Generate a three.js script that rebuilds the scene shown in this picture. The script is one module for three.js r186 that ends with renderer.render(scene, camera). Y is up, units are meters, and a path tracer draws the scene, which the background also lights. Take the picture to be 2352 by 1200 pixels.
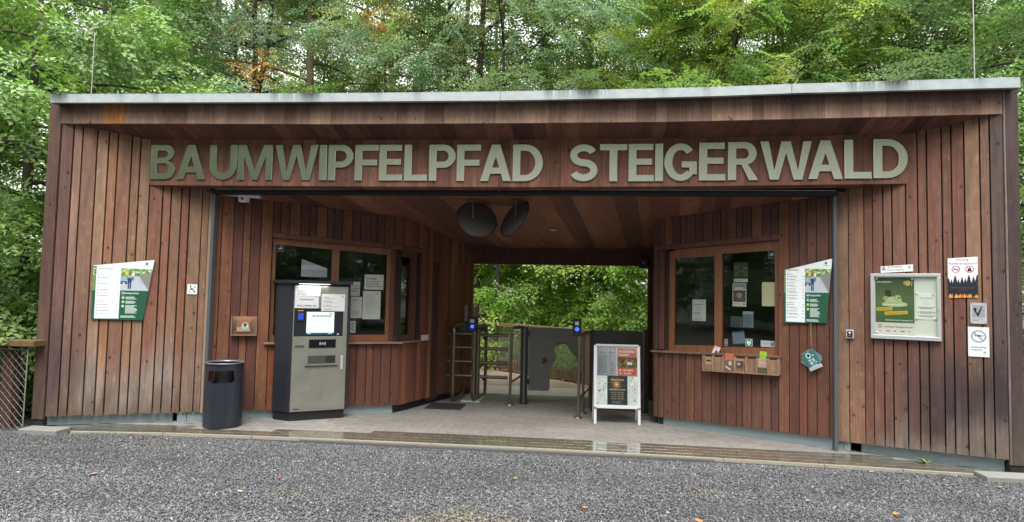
import * as THREE from 'three';
import { ImprovedNoise } from 'three/addons/math/ImprovedNoise.js';
import { RoundedBoxGeometry } from 'three/addons/geometries/RoundedBoxGeometry.js';
import { mergeGeometries, toCreasedNormals } from 'three/addons/utils/BufferGeometryUtils.js';
import { RectAreaLightUniformsLib } from 'three/addons/lights/RectAreaLightUniformsLib.js';
import { Brush, Evaluator, SUBTRACTION } from 'three-bvh-csg';

// ---------------------------------------------------------------- camera, sky, sun, exposure
const scene = new THREE.Scene();
const camera = new THREE.PerspectiveCamera(44.96, 1024 / 522, 0.05, 900);
camera.rotation.order = 'YXZ';
camera.rotation.set(0.0535, 0.1132, 0.021);
camera.position.set(6.1781, 1.6, 6.59);

const renderer = new THREE.WebGLRenderer({ antialias: true });
renderer.setSize(1024, 522);
renderer.toneMapping = THREE.LinearToneMapping;
renderer.toneMappingExposure = 2.65;
renderer.shadowMap.enabled = true;
renderer.shadowMap.type = THREE.PCFSoftShadowMap;
RectAreaLightUniformsLib.init();

{ // even, white overcast sky, a little brighter overhead
  const W = 128, H = 64, d = new Float32Array(W * H * 4), n = new ImprovedNoise();
  for (let j = 0; j < H; j++) for (let i = 0; i < W; i++) {
    const el = ((j + 0.5) / H - 0.5) * Math.PI, az = (i + 0.5) / W * 2 * Math.PI, y = Math.sin(el), c = Math.cos(el);
    const cloud = 0.06 * n.noise(3 * c * Math.cos(az), 3 * y, 3 * c * Math.sin(az));
    const L = y > 0 ? (0.56 + 0.74 * y + cloud) : 0.3;
    const o = (j * W + i) * 4;
    d[o] = L * 0.99; d[o + 1] = L; d[o + 2] = L * 1.015; d[o + 3] = 1;
  }
  const t = new THREE.DataTexture(d, W, H, THREE.RGBAFormat, THREE.FloatType);
  t.mapping = THREE.EquirectangularReflectionMapping; t.magFilter = THREE.LinearFilter; t.needsUpdate = true;
  scene.background = t; scene.environment = t;
}
const sun = new THREE.DirectionalLight(new THREE.Color(1, 0.97, 0.92), 1.4);
sun.position.set(7, 26, 14); sun.target.position.set(5, 0, 0);
sun.castShadow = true; sun.shadow.radius = 60; sun.shadow.mapSize.set(2048, 2048);
Object.assign(sun.shadow.camera, { left: -16, right: 16, top: 16, bottom: -16, near: 1, far: 80 });
scene.add(sun, sun.target);

// ---------------------------------------------------------------- helpers
const rng = (s) => () => { s = (s + 0x6d2b79f5) | 0; let t = Math.imul(s ^ (s >>> 15), 1 | s); t = (t + Math.imul(t ^ (t >>> 7), 61 | t)) ^ t; return ((t ^ (t >>> 14)) >>> 0) / 4294967296; };
const R = rng(7);
const rr = (a, b, r = R) => a + (b - a) * r();
const lerp = THREE.MathUtils.lerp, clamp = THREE.MathUtils.clamp, sstep = THREE.MathUtils.smoothstep;
const noise = new ImprovedNoise();
const lin = (hex) => { const c = new THREE.Color(hex); return [c.r, c.g, c.b]; };
const interp = (tab, x) => { if (x <= tab[0][0]) return tab[0][1]; for (let i = 1; i < tab.length; i++) if (x <= tab[i][0]) return lerp(tab[i - 1][1], tab[i][1], (x - tab[i - 1][0]) / (tab[i][0] - tab[i - 1][0])); return tab[tab.length - 1][1]; };
const names = {};
const numbered = (n) => { names[n] = (names[n] ?? -1) + 1; return names[n] ? n + '_' + String(names[n]).padStart(3, '0') : n; };
function mk(name, g, m, parent) { const o = new THREE.Mesh(g, m); o.name = name; o.castShadow = o.receiveShadow = true; if (parent) parent.add(o); return o; }
function tag(o, label, category, group) { Object.assign(o.userData, { label, category }); if (group) o.userData.group = group; return o; }
function thing(name, label, category, pos = [0, 0, 0], turn = 0, group) { const o = new THREE.Group(); o.name = numbered(name); o.position.set(...pos); o.rotation.y = turn; scene.add(o); return tag(o, label, category, group); }
function single(name, g, m, label, category, pos = [0, 0, 0], turn = 0, group) { const o = mk(numbered(name), g, m, scene); o.position.set(...pos); o.rotation.y = turn; return tag(o, label, category, group); }
function structure(name, g, m, parent) { const o = mk(name, g, m, parent ?? scene); if (!parent) o.userData.kind = 'structure'; return o; }
const std = (color, roughness = 0.7, metalness = 0, extra = {}) => new THREE.MeshStandardMaterial({ color: Array.isArray(color) ? new THREE.Color().setRGB(...color) : new THREE.Color(color), roughness, metalness, ...extra });
const phys = (color, roughness, extra = {}) => new THREE.MeshPhysicalMaterial({ color: Array.isArray(color) ? new THREE.Color().setRGB(...color) : new THREE.Color(color), roughness, ...extra });
const box = (x0, x1, y0, y1, z0, z1) => new THREE.BoxGeometry(x1 - x0, y1 - y0, z1 - z0).translate((x0 + x1) / 2, (y0 + y1) / 2, (z0 + z1) / 2);
const rbox = (x0, x1, y0, y1, z0, z1, r = 0.004) => new RoundedBoxGeometry(x1 - x0, y1 - y0, z1 - z0, 1, Math.min(r, (x1 - x0) / 2.1, (y1 - y0) / 2.1, (z1 - z0) / 2.1)).translate((x0 + x1) / 2, (y0 + y1) / 2, (z0 + z1) / 2);
const merge = (l) => mergeGeometries(l.map((g) => { g = g.index ? g.toNonIndexed() : g; for (const k of Object.keys(g.attributes)) if (!['position', 'normal', 'uv'].includes(k)) g.deleteAttribute(k); g.clearGroups(); return g; }));
const V = (x, y, z) => new THREE.Vector3(x, y, z);
function tube(pts, r, seg = 24, rad = 8, tension = 0.5) { return new THREE.TubeGeometry(new THREE.CatmullRomCurve3(pts.map((p) => V(...p)), false, 'catmullrom', tension), seg, r, rad); }
function bar(a, b, r, rad = 8) { return new THREE.TubeGeometry(new THREE.LineCurve3(V(...a), V(...b)), 1, r, rad); }
function bentTube(pts, r, bend, rad = 8) { // straight runs joined by round bends
  const p = pts.map((q) => V(...q)), path = new THREE.CurvePath(); let from = p[0];
  for (let i = 1; i < p.length - 1; i++) {
    const a = p[i].clone().add(p[i - 1].clone().sub(p[i]).setLength(bend)), b = p[i].clone().add(p[i + 1].clone().sub(p[i]).setLength(bend));
    path.add(new THREE.LineCurve3(from, a)); path.add(new THREE.QuadraticBezierCurve3(a, p[i], b)); from = b;
  }
  path.add(new THREE.LineCurve3(from, p[p.length - 1]));
  return new THREE.TubeGeometry(path, 14 * (p.length - 1), r, rad);
}
// any eight-cornered block: front face a b c d (anticlockwise seen from outside), back face e f g h behind it
function block(a, b, c, d, e, f, g, h, uv = 1) {
  const q = [[a, b, c, d], [f, e, h, g], [e, a, d, h], [b, f, g, c], [d, c, g, h], [e, f, b, a]], pos = [], u = [];
  const ou = R() * 5, ov = R() * 5;
  for (const [p0, p1, p2, p3] of q) {
    const w = Math.hypot(p1[0] - p0[0], p1[1] - p0[1], p1[2] - p0[2]) * uv, l = Math.hypot(p3[0] - p0[0], p3[1] - p0[1], p3[2] - p0[2]) * uv;
    pos.push(...p0, ...p1, ...p2, ...p0, ...p2, ...p3);
    u.push(ou, ov, ou + w, ov, ou + w, ov + l, ou, ov, ou + w, ov + l, ou, ov + l);
  }
  const G = new THREE.BufferGeometry();
  G.setAttribute('position', new THREE.Float32BufferAttribute(pos, 3)); G.setAttribute('uv', new THREE.Float32BufferAttribute(u, 2));
  G.computeVertexNormals(); return G;
}
function tint(g, c) { const n = g.attributes.position.count, a = new Float32Array(n * 3); for (let i = 0; i < n; i++) a.set(typeof c === 'function' ? c(g.attributes.position.getX(i), g.attributes.position.getY(i), g.attributes.position.getZ(i)) : c, i * 3); g.setAttribute('color', new THREE.BufferAttribute(a, 3)); return g; }

// ---------------------------------------------------------------- textures
function dataTex(W, H, f, srgb, repeat) {
  const d = new Uint8Array(W * H * 4);
  for (let j = 0; j < H; j++) for (let i = 0; i < W; i++) { const c = f(i, j); const o = (j * W + i) * 4; d[o] = clamp(c[0], 0, 1) * 255; d[o + 1] = clamp(c[1], 0, 1) * 255; d[o + 2] = clamp(c[2], 0, 1) * 255; d[o + 3] = 255; }
  const t = new THREE.DataTexture(d, W, H); t.wrapS = t.wrapT = THREE.RepeatWrapping; t.magFilter = THREE.LinearFilter; t.minFilter = THREE.LinearMipmapLinearFilter; t.generateMipmaps = true;
  if (srgb) t.colorSpace = THREE.SRGBColorSpace; if (repeat) t.repeat.set(...repeat); t.needsUpdate = true; return t;
}
// larch: 1.2 m across, 4 m along; values are linear multipliers
const WX = 1.2, WY = 4.0;
const knots = []; { const r = rng(31); for (let i = 0; i < 46; i++) knots.push([r() * WX, r() * WY, 0.006 + 0.011 * r()]); }
const grainH = new Float32Array(640 * 2048);
const grainTex = dataTex(640, 2048, (i, j) => {
  const x = i / 640 * WX, y = j / 2048 * WY;
  let wx = x + 0.011 * noise.noise(x * 7, y * 1.1, 1.5) + 0.004 * noise.noise(x * 20, y * 3, 9), dark = 0;
  for (const [kx, ky, kr] of knots) { const dx = x - kx, dy = (y - ky) * 0.45; if (Math.abs(dx) < 0.09 && Math.abs(dy) < 0.09) { const q = Math.hypot(dx, dy) / kr; wx += 0.010 * Math.sign(dx) * Math.exp(-q * q * 0.18) * Math.exp(-Math.abs(dx) * 25); dark += Math.exp(-Math.pow(Math.hypot(dx, (y - ky) * 0.8) / kr, 4)); } }
  const ring = 0.5 + 0.5 * Math.sin(wx * 2 * Math.PI * 62 + 5 * noise.noise(x * 4, y * 0.35, 4));
  const fine = noise.noise(x * 260, y * 5, 2), broad = noise.noise(x * 9, y * 0.7, 7), patch = noise.noise(x * 16, y * 6, 3), streak = noise.noise(x * 60, y * 1.3, 11);
  let v = 0.74 - 0.15 * Math.pow(ring, 3) + 0.06 * fine + 0.17 * broad + 0.13 * patch + 0.19 * streak - 0.45 * Math.min(1, dark);
  const scuff = noise.noise(x * 35, y * 9, 21), worn = noise.noise(x * 3, y * 1.1, 33); if (scuff > 0.30) v += (scuff - 0.30) * 0.8; if (worn > 0.15) v += (worn - 0.15) * 0.5 * (0.5 + 0.5 * streak);
  grainH[j * 640 + i] = 0.5 + 0.3 * (v - 0.78) + 0.2 * fine - 0.2 * Math.pow(ring, 3);
  return [Math.pow(clamp(v * 1.02, 0, 1), 1 / 2.2), Math.pow(clamp(v - 0.02 * ring, 0, 1), 1 / 2.2), Math.pow(clamp(v * 0.98 - 0.03 * ring, 0, 1), 1 / 2.2)];
}, true, [1 / WX, 1 / WY]);
const grainBump = dataTex(640, 2048, (i, j) => { const v = grainH[j * 640 + i]; return [v, v, v]; }, false, [1 / WX, 1 / WY]);
const speck = dataTex(512, 512, (i, j) => { // fine mineral speckle, 0.5 m square
  const x = i / 512, y = j / 512, v = 0.80 + 0.12 * noise.noise(x * 6, y * 6, 1) + 0.10 * noise.noise(x * 40, y * 40, 5) + 0.14 * noise.noise(x * 150, y * 150, 9);
  return [v, v, v * 0.99];
}, false, [2, 2]);
const zincTex = dataTex(1024, 64, (i, j) => { // run-off streaks on the roof edge, 3 m long
  const x = i / 1024, y = j / 64; let v = 0.93 + 0.04 * noise.noise(x * 40, y * 2, 3);
  const st = noise.noise(x * 26, 0.3, 8) + 0.5 * noise.noise(x * 160, y * 0.5, 2); const big = sstep(noise.noise(x * 7, 1.7, 4), 0.10, 0.45);
  v -= big * 0.6 * clamp(st + 0.45, 0, 1) * (0.35 + 0.65 * y);
  v -= 0.35 * Math.pow(y, 10) * clamp(noise.noise(x * 60, 3, 1) + 0.3, 0, 1);
  return [v, v * 1.0 + big * 0.01, v * 0.985];
}, true, [1 / 3, 1]);
const brushTex = dataTex(256, 256, (i, j) => { const v = 0.55 + 0.10 * noise.noise(i * 0.9, j * 0.012, 3) + 0.10 * noise.noise(i * 0.03, j * 0.03, 6); return [v, v, v]; }, false);
const scuffTex = dataTex(256, 512, (i, j) => { const x = i / 256, y = j / 512; let v = 0.86 + 0.08 * noise.noise(x * 3, y * 4, 2) + 0.05 * noise.noise(x * 30, y * 2, 7); const sc = noise.noise(x * 14, y * 26, 12); if (sc > 0.5) v -= (sc - 0.5) * 0.9 * sstep(0.75 - y, 0, 0.4); v -= 0.08 * sstep(0.10 - y, 0, 0.1); return [v, v * 0.99, v * 0.96]; }, false);
function cv(w, h, draw) { const c = document.createElement('canvas'); c.width = w; c.height = h; const g = c.getContext('2d'); g.textBaseline = 'middle'; draw(g, w, h); const t = new THREE.CanvasTexture(c); t.colorSpace = THREE.SRGBColorSpace; t.anisotropy = 8; return t; }
const fillR = (g, c, x, y, w, h) => { g.fillStyle = c; g.fillRect(x, y, w, h); };
const txt = (g, s, x, y, size, c = '#222', bold = true, align = 'left', max) => { g.fillStyle = c; g.font = (bold ? 'bold ' : '') + size + 'px sans-serif'; g.textAlign = align; max ? g.fillText(s, x, y, max) : g.fillText(s, x, y); };
const lines = (g, x, y, w, n, dy, th, c, r) => { g.fillStyle = c; for (let i = 0; i < n; i++) g.fillRect(x, y + i * dy, w * (0.6 + 0.4 * r()), th); };
const crest = (g, x, y, s, c = '#555') => { g.fillStyle = c; g.beginPath(); g.moveTo(x - s, y - s); g.lineTo(x - s * 0.3, y - s); g.lineTo(x - s * 0.1, y); g.lineTo(x + s * 0.1, y); g.lineTo(x + s * 0.3, y - s); g.lineTo(x + s, y - s); g.lineTo(x + s * 0.8, y + s * 0.4); g.lineTo(x, y + s); g.lineTo(x - s * 0.8, y + s * 0.4); g.fill(); fillR(g, c + '88', x - s * 2, y + s * 1.4, s * 4, s * 0.35); };

// ---------------------------------------------------------------- materials
const M = {
  wood: std(0xffffff, 0.78, 0, { map: grainTex, bumpMap: grainBump, bumpScale: 0.003, vertexColors: true }),
  woodDark: std([0.035, 0.02, 0.016], 0.9),
  frameWood: std([0.30, 0.115, 0.052], 0.5, 0, { map: grainTex, bumpMap: grainBump, bumpScale: 0.0006 }),
  trimWood: std([0.15, 0.062, 0.042], 0.6, 0, { map: grainTex, bumpMap: grainBump, bumpScale: 0.0008 }),
  paleWood: std([0.36, 0.25, 0.17], 0.7, 0, { map: grainTex, bumpMap: grainBump, bumpScale: 0.0008 }),
  mossWood: std([0.16, 0.10, 0.055], 0.85, 0, { map: grainTex, bumpMap: grainBump, bumpScale: 0.0015 }),
  postWood: std([0.13, 0.075, 0.055], 0.85, 0, { map: grainTex, bumpMap: grainBump, bumpScale: 0.0015 }),
  zinc: std([0.52, 0.58, 0.61], 0.45, 0.15, { map: zincTex }),
  zincDark: std([0.30, 0.34, 0.34], 0.5, 0.2),
  galv: std([0.36, 0.44, 0.48], 0.5, 0.25, { map: speck }),
  steelPost: std([0.13, 0.145, 0.16], 0.45, 0.4),
  railDark: std([0.02, 0.02, 0.028], 0.5, 0.3),
  letter: std([0.62, 0.63, 0.52], 0.24, 1.0),
  roomWall: std([0.16, 0.17, 0.18], 0.9),
  glass: phys([0.80, 0.85, 0.85], 0.03, { transmission: 1, thickness: 0, ior: 1.62 }),
  navy: std([0.022, 0.025, 0.034], 0.42, 0.1),
  black: std([0.012, 0.012, 0.014], 0.5),
  blackGloss: std([0.015, 0.016, 0.02], 0.2),
  steel: std([0.47, 0.465, 0.42], 0.75, 0.8, { map: scuffTex, roughnessMap: brushTex }),
  tubeSteel: std([0.24, 0.195, 0.165], 0.3, 0.85),
  alu: std([0.62, 0.64, 0.66], 0.4, 0.5),
  aluWhite: std([0.72, 0.73, 0.74], 0.4, 0.1),
  white: std([0.78, 0.79, 0.80], 0.5),
  paper: std([0.75, 0.76, 0.75], 0.75),
  concrete: std([0.30, 0.30, 0.28], 0.85, 0, { map: speck }),
  kerb: std([0.42, 0.39, 0.31], 0.8, 0, { map: speck }),
  wire: std([0.45, 0.45, 0.43], 0.4, 0.7),
  rubber: std([0.02, 0.02, 0.02], 0.9),
};
const GK = 1 / 0.76; // the grain map darkens by this
const wc = (hex, k = 1) => { const c = lin(hex), l = 0.3 * c[0] + 0.59 * c[1] + 0.11 * c[2]; return c.map((v, i) => Math.max(0.01, lerp(v, l, 0.05)) * [1.03, 0.98, 0.93][i] * k * 0.92 * GK); };

// ---------------------------------------------------------------- ground
const yardTex = dataTex(1024, 1024, (i, j) => { const x = i / 1024 * 4, y = j / 1024 * 4; const v = 0.55 + 0.5 * noise.noise(x * 40, y * 40, 1) + 0.35 * noise.noise(x * 95, y * 95, 4) + 0.15 * noise.noise(x * 3, y * 3, 2); return [v, v, v * 1.03]; }, false, [0.25, 0.25]);
const plane = (x0, x1, z0, z1, y) => { const g = new THREE.BufferGeometry(); g.setAttribute('position', new THREE.Float32BufferAttribute([x0, y, z1, x1, y, z1, x1, y, z0, x0, y, z1, x1, y, z0, x0, y, z0], 3)); g.setAttribute('uv', new THREE.Float32BufferAttribute([x0, z1, x1, z1, x1, z0, x0, z1, x1, z0, x0, z0], 2)); g.computeVertexNormals(); return g; };
structure('ground', plane(-420, 420, -420, 420, -0.06), std([0.085, 0.07, 0.045], 0.95, 0, { map: yardTex }));
structure('gravel_yard', plane(-4, 26, -0.15, 30, -0.022), std([0.085, 0.085, 0.09], 0.9, 0, { map: yardTex }));
structure('woodland_path', plane(-6, 16, -20, -3.85, -0.012), std([0.62, 0.45, 0.34], 0.9, 0, { map: yardTex }));
structure('concrete_strip', plane(4.0, 7.8, -4.55, -3.63, -0.003), std([0.62, 0.58, 0.52], 0.85, 0, { map: speck }));
{ // loose stones of the yard
  const g = new THREE.IcosahedronGeometry(1, 0); { const p = g.attributes.position, seen = {}; const r = rng(5); for (let i = 0; i < p.count; i++) { const k = [p.getX(i), p.getY(i), p.getZ(i)].map((v) => v.toFixed(3)).join(); seen[k] ??= 0.72 + 0.5 * r(); p.setXYZ(i, p.getX(i) * seen[k], p.getY(i) * seen[k], p.getZ(i) * seen[k]); } g.computeVertexNormals(); }
  const N = 260000, im = new THREE.InstancedMesh(g, std(0xffffff, 0.62), N), m = new THREE.Matrix4(), q = new THREE.Quaternion(), e = new THREE.Euler(), c = new THREE.Color(), r = rng(99);
  for (let i = 0; i < N; i++) {
    const z = 0.10 + Math.pow(r(), 1.15) * 3.5, x = lerp(-1.2, 12.2, r());
    const kz = kerbZ(x) + 0.03; const zz = Math.max(z, kz + 0.03 * r());
    let s = 0.0034 + 0.0046 * Math.pow(r(), 2.0); if (r() < 0.015) s *= 1.7;
    q.setFromEuler(e.set(r() * 6.3, r() * 6.3, r() * 6.3));
    m.compose(V(x, -0.020 + s * 0.45 + 0.010 * r() * r() + 0.008 * noise.noise(x * 1.3, zz * 1.3, 4), zz), q, V(s * (1 + 0.6 * r()), s * 0.8, s * (1 + 0.3 * r())));
    im.setMatrixAt(i, m);
    const tan = sstep(noise.noise(x * 0.9, zz * 1.1, 8) + 0.75 * Math.exp(-((x - 5.75) ** 2) / 1.3 - ((zz - 2.1) ** 2) / 0.25) - 0.25, 0.15, 0.6);
    let v = Math.pow(r(), 1.3) * 0.115 + 0.09; if (r() < 0.035) v = 0.22 + 0.2 * r(); v *= 1 + 0.28 * noise.noise(x * 0.55, zz * 1.6, 3) + 0.16 * noise.noise(x * 2.1, zz * 3.5, 6) + 0.22 * sstep(zz, 1.4, 2.6);
    const h = r(); c.setRGB(v * lerp(0.97, 1.38, tan), v * lerp(0.98, 1.24, tan), v * lerp(1.01, 0.95, tan));
    if (h < 0.012) c.setRGB(0.30, 0.20, 0.12);
    im.setColorAt(i, c);
  }
  im.name = 'gravel'; im.receiveShadow = true; scene.add(im); im.userData.kind = 'stuff'; tag(im, 'loose dark grey crushed stone covering the yard in front', 'gravel');
}
function kerbZ(x) { return interp([[-2, 0.36], [0.46, 0.17], [1.73, 0.01], [3.2, -0.06], [4.64, -0.09], [6.02, -0.10], [7.34, -0.06], [8.98, 0.01], [9.96, 0.08], [13, 0.3]], x); }
{ // kerb
  const kb = structure('kerb', box(0.55, 9.9, -0.16, -0.10, -0.05, -0.02), M.concrete);
  const xs = [0.62, 1.62, 2.62, 3.62, 4.6, 5.6, 6.6, 7.6, 8.55, 9.25, 9.86];
  for (let i = 0; i < xs.length - 1; i++) {
    const a = xs[i] + 0.004, b = xs[i + 1] - 0.004, za = kerbZ(a), zb = kerbZ(b), t = 0.006, w = 0.032;
    mk('kerb_stone', block([a, -0.15, za + w], [b, -0.15, zb + w], [b, t, zb + w], [a, t, za + w], [a, -0.15, za], [b, -0.15, zb], [b, t, zb], [a, t, za]), M.kerb, kb);
  }
  mk('end_block', rbox(0.10, 0.56, -0.12, 0.035, 0.10, 0.30, 0.012).rotateY(0).translate(0, 0, 0), M.concrete, kb);
  mk('end_block', rbox(9.88, 10.9, -0.12, 0.03, 0.05, 0.26, 0.012), M.concrete, kb);
}
{ // block paving: wet outside the drip line, dry under the roof
  const pv = structure('pavement', merge([box(0.2, 10.6, -0.10, -0.007, -0.6, -0.02), box(1.2, 9.3, -0.10, -0.008, -4.05, -0.6)]), std([0.15, 0.14, 0.125], 0.85));
  const pl = 0.24, pw = 0.1195, gap = 0.0025, r = rng(12);
  const dryM = std(0xffffff, 0.85, 0, { map: speck, vertexColors: true }), wetM = phys(0xffffff, 0.2, { map: speck, vertexColors: true, clearcoat: 0.9, clearcoatRoughness: 0.05 });
  const drip = (x) => interp([[0, -0.15], [1.26, -0.33], [2.41, -0.30], [3.53, -0.49], [4.51, -0.60], [5.52, -0.62], [6.49, -0.62], [7.44, -0.60], [8.35, -0.56], [9.18, -0.44], [9.77, -0.34], [10.4, -0.25]], x);
  const shape = (x0, x1, z0, z1, y) => { const c = 0.0018, b = [[x0, x1, z0, z1, -0.03], [x0, x1, z0, z1, y - c], [x0 + c, x1 - c, z0 + c, z1 - c, y]], pos = [];
    const quad = (p, q, s, t) => pos.push(...p, ...q, ...s, ...p, ...s, ...t);
    const ring = ([a, e, f, g, h]) => [[a, h, g], [e, h, g], [e, h, f], [a, h, f]], k = b.map(ring);
    for (let l = 1; l < 2; l++) for (let i = 0; i < 4; i++) quad(k[l][i], k[l][(i + 1) % 4], k[l + 1][(i + 1) % 4], k[l + 1][i]);
    quad(...k[2]);
    const G = new THREE.BufferGeometry(), ou = r() * 3, ov = r() * 3, uv = []; for (let i = 0; i < pos.length; i += 3) uv.push(pos[i] + ou, pos[i + 2] + ov);
    G.setAttribute('position', new THREE.Float32BufferAttribute(pos, 3)); G.setAttribute('uv', new THREE.Float32BufferAttribute(uv, 2)); G.computeVertexNormals(); return G; };
  let made = 0; const rest = [];
  for (let row = 0; row < 34; row++) {
    const rowZ = (x) => kerbZ(x) * Math.max(0, 1 - row / 9) - 0.09 * Math.min(1, row / 9) - row * (pw + gap) - 0.004;
    for (let i = 0; i < 46; i++) {
      const x0 = -0.2 + (i + (row % 2) * 0.5) * (pl + gap), x1 = x0 + pl, xm = (x0 + x1) / 2, z1 = rowZ(xm), z0 = z1 - pw;
      if (x0 < 0.3 || x1 > 10.45 || z1 < -3.6) continue;
      const back = (xm < 1.7) ? -0.62 * (xm - 0.1) / 1.6 : (xm > 8.9) ? -0.62 * (10.2 - xm) / 1.3 : (xm < 3.8) ? -0.7 - 0.47 * (xm - 1.7) : (xm > 7.05) ? -0.62 - 0.6 * (8.92 - xm) : -4;
      if (z1 < back - 0.12) continue;
      const dz = drip(xm) + 0.03 * noise.noise(xm * 2, 1, 1), wet = clamp((z1 - 0.5 * pw - dz) / 0.05 + 0.5, 0, 1), isWet = wet > 0.5;
      const v = rr(0.93, 1.07, r) * (1 + 0.22 * noise.noise(xm * 0.9, z1 * 1.3, 5) + 0.12 * noise.noise(xm * 3, z1 * 3, 8)), c = isWet ? [0.175 * v, 0.152 * v, 0.112 * v] : [0.28 * v, 0.262 * v, 0.238 * v];
      const g = tint(shape(x0, x1, z0, z1, 0.0 + rr(-0.0007, 0.0007, r)), c);
      if (made < 290) { mk('paver', g, isWet ? wetM : dryM, pv); made++; } else rest.push(g);
    }
  }
  const o = mk('far_pavers', mergeGeometries(rest), dryM, pv); o.userData.kind = 'stuff';
}

// ---------------------------------------------------------------- the building
const BP = [5.2, 0, -1.8];
const bld = thing('entrance_building', 'flat roofed brown larch clad entrance building with an open passage through its middle', 'building', BP);
const inB = (name, g, m, parent = bld) => { g.translate(-BP[0], -BP[1], -BP[2]); return mk(name, g, m, parent); };
const WALLS = { LW: [0.13, 0.0, 1.68, -0.645], LK: [1.70, -0.70, 3.74, -1.66], LP: [3.74, -1.66, 4.40, -3.60], RK: [7.10, -1.70, 8.92, -0.62], RW: [8.93, -0.666, 10.235, -0.0], RP: [7.28, -3.60, 7.10, -1.70] };
for (const k in WALLS) { const [ax, az, bx, bz] = WALLS[k], L = Math.hypot(bx - ax, bz - az); WALLS[k] = { ax, az, L, turn: Math.atan2(-(bz - az), bx - ax), tx: (bx - ax) / L, tz: (bz - az) / L }; }
const along = { LW: (s) => s * 0.988, RW: (s) => s + 0.03 };
const onWall = (k, s, y, off = 0) => { const w = WALLS[k]; s = along[k]?.(s) ?? s; return [w.ax + w.tx * s - w.tz * off, y, w.az + w.tz * s + w.tx * off]; };
function wall(k, g) { const w = WALLS[k], o = mk('wall', g, M.woodDark, bld); o.position.set(w.ax - BP[0], 0, w.az - BP[2]); o.rotation.y = w.turn; return o; }
function board(x0, x1, yb0, yb1, yt0, yt1, th, col, n = 8) { // a sawn board, face at z = 0, edges eased
  const c = 0.002, sec = [[x0, -th], [x0, -c], [x0 + c, 0], [x1 - c, 0], [x1, -c], [x1, -th]], pos = [], uv = [], cl = [], ou = R() * WX, ov = R() * WY;
  const at = (i, t) => { const [x, z] = sec[i], f = clamp((x - x0) / (x1 - x0), 0, 1), b = lerp(yb0, yb1, f), tp = lerp(yt0, yt1, f); return [x, lerp(b, tp, t), z]; };
  const put = (p) => { pos.push(...p); uv.push(ou + p[0] - p[2], ov + p[1]); cl.push(...col(p[0], p[1])); };
  const quad = (a, b, d, e) => { put(a); put(b); put(d); put(a); put(d); put(e); };
  for (let k = 0; k < n; k++) { const t0 = k / n, t1 = (k + 1) / n; for (let i = 0; i < 5; i++) quad(at(i, t0), at(i + 1, t0), at(i + 1, t1), at(i, t1)); }
  for (const t of [0, 1]) { const p = sec.map((_, i) => at(i, t)); const o = t ? [[0, 1, 4, 5], [1, 2, 3, 4]] : [[5, 4, 1, 0], [4, 3, 2, 1]]; for (const [a, b, d, e] of o) quad(p[a], p[b], p[d], p[e]); }
  const G = new THREE.BufferGeometry();
  G.setAttribute('position', new THREE.Float32BufferAttribute(pos, 3)); G.setAttribute('uv', new THREE.Float32BufferAttribute(uv, 2)); G.setAttribute('color', new THREE.Float32BufferAttribute(cl, 3)); G.computeVertexNormals(); return G;
}
const mix3 = (a, b, t) => [lerp(a[0], b[0], t), lerp(a[1], b[1], t), lerp(a[2], b[2], t)];
const calm = (list, mean, t) => list.map((h) => '#' + new THREE.Color(h).lerp(new THREE.Color(mean), t).getHexString());
const BROWN = ['#8a5a44', '#7c4c3a', '#6d3f33', '#8f6047', '#74463a', '#80523d', '#5f3730', '#966242', '#7a4a3c', '#6b4036'];
{ // left wing wall
  const top = (s) => 3.515 - 0.16 * s, w = wall('LW', merge([box(0.0, 1.62, 0.17, 3.2, -0.25, -0.045), box(0.0, 1.62, 0.17, 3.2, -0.045, -0.04)]));
  const e = [0.008, 0.136, 0.229, 0.382, 0.502, 0.599, 0.749, 0.843, 0.96, 1.109, 1.201, 1.316, 1.405, 1.55, 1.628].map(along.LW), gaps = [15, 15, 15, 16, 15, 15, 15, 15, 15, 15, 15, 15, 11, 4, 0];
  const cols = ['#6d5049', '#8c7062', '#836457', '#a0846f', '#9c7257', '#8c6655', '#957055', '#977b68', '#845848', '#885a47', '#8c6b57', '#80543f', '#8a6d58', '#886b56'].map((h, i) => i < 2 ? h : calm([h], '#927058', 0.25)[0]);
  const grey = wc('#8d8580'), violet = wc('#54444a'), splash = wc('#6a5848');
  for (let i = 0; i < cols.length; i++) {
    const base = wc(cols[i]), h0 = rr(0.5, 0.95);
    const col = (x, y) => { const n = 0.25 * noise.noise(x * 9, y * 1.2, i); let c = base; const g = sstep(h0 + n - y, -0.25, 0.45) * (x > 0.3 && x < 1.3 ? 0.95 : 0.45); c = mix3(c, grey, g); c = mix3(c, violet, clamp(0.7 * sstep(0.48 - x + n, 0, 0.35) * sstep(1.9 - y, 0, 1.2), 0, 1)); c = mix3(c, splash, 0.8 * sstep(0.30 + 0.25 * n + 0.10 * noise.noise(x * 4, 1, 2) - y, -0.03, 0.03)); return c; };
    const a = e[i] + gaps[Math.max(0, i - 1)] * 0.0005, b = e[i + 1] - gaps[i] * 0.0005;
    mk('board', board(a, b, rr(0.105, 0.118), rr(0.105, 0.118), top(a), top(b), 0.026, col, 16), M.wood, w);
  }
  mk('plinth', box(0.0, 1.30, 0, 0.20, -0.20, -0.075), M.galv, w);
  mk('plinth_block', rbox(1.36, 1.46, 0, 0.115, -0.2, -0.028, 0.003), M.galv, w); mk('plinth_block', rbox(1.465, 1.64, 0, 0.115, -0.2, -0.028, 0.003), M.galv, w);
  mk('edge_strip', tint(rbox(1.611, 1.658, 0.1, 2.84, -0.06, 0.0, 0.002), wc('#b09a86')), M.wood, w);
}
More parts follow.
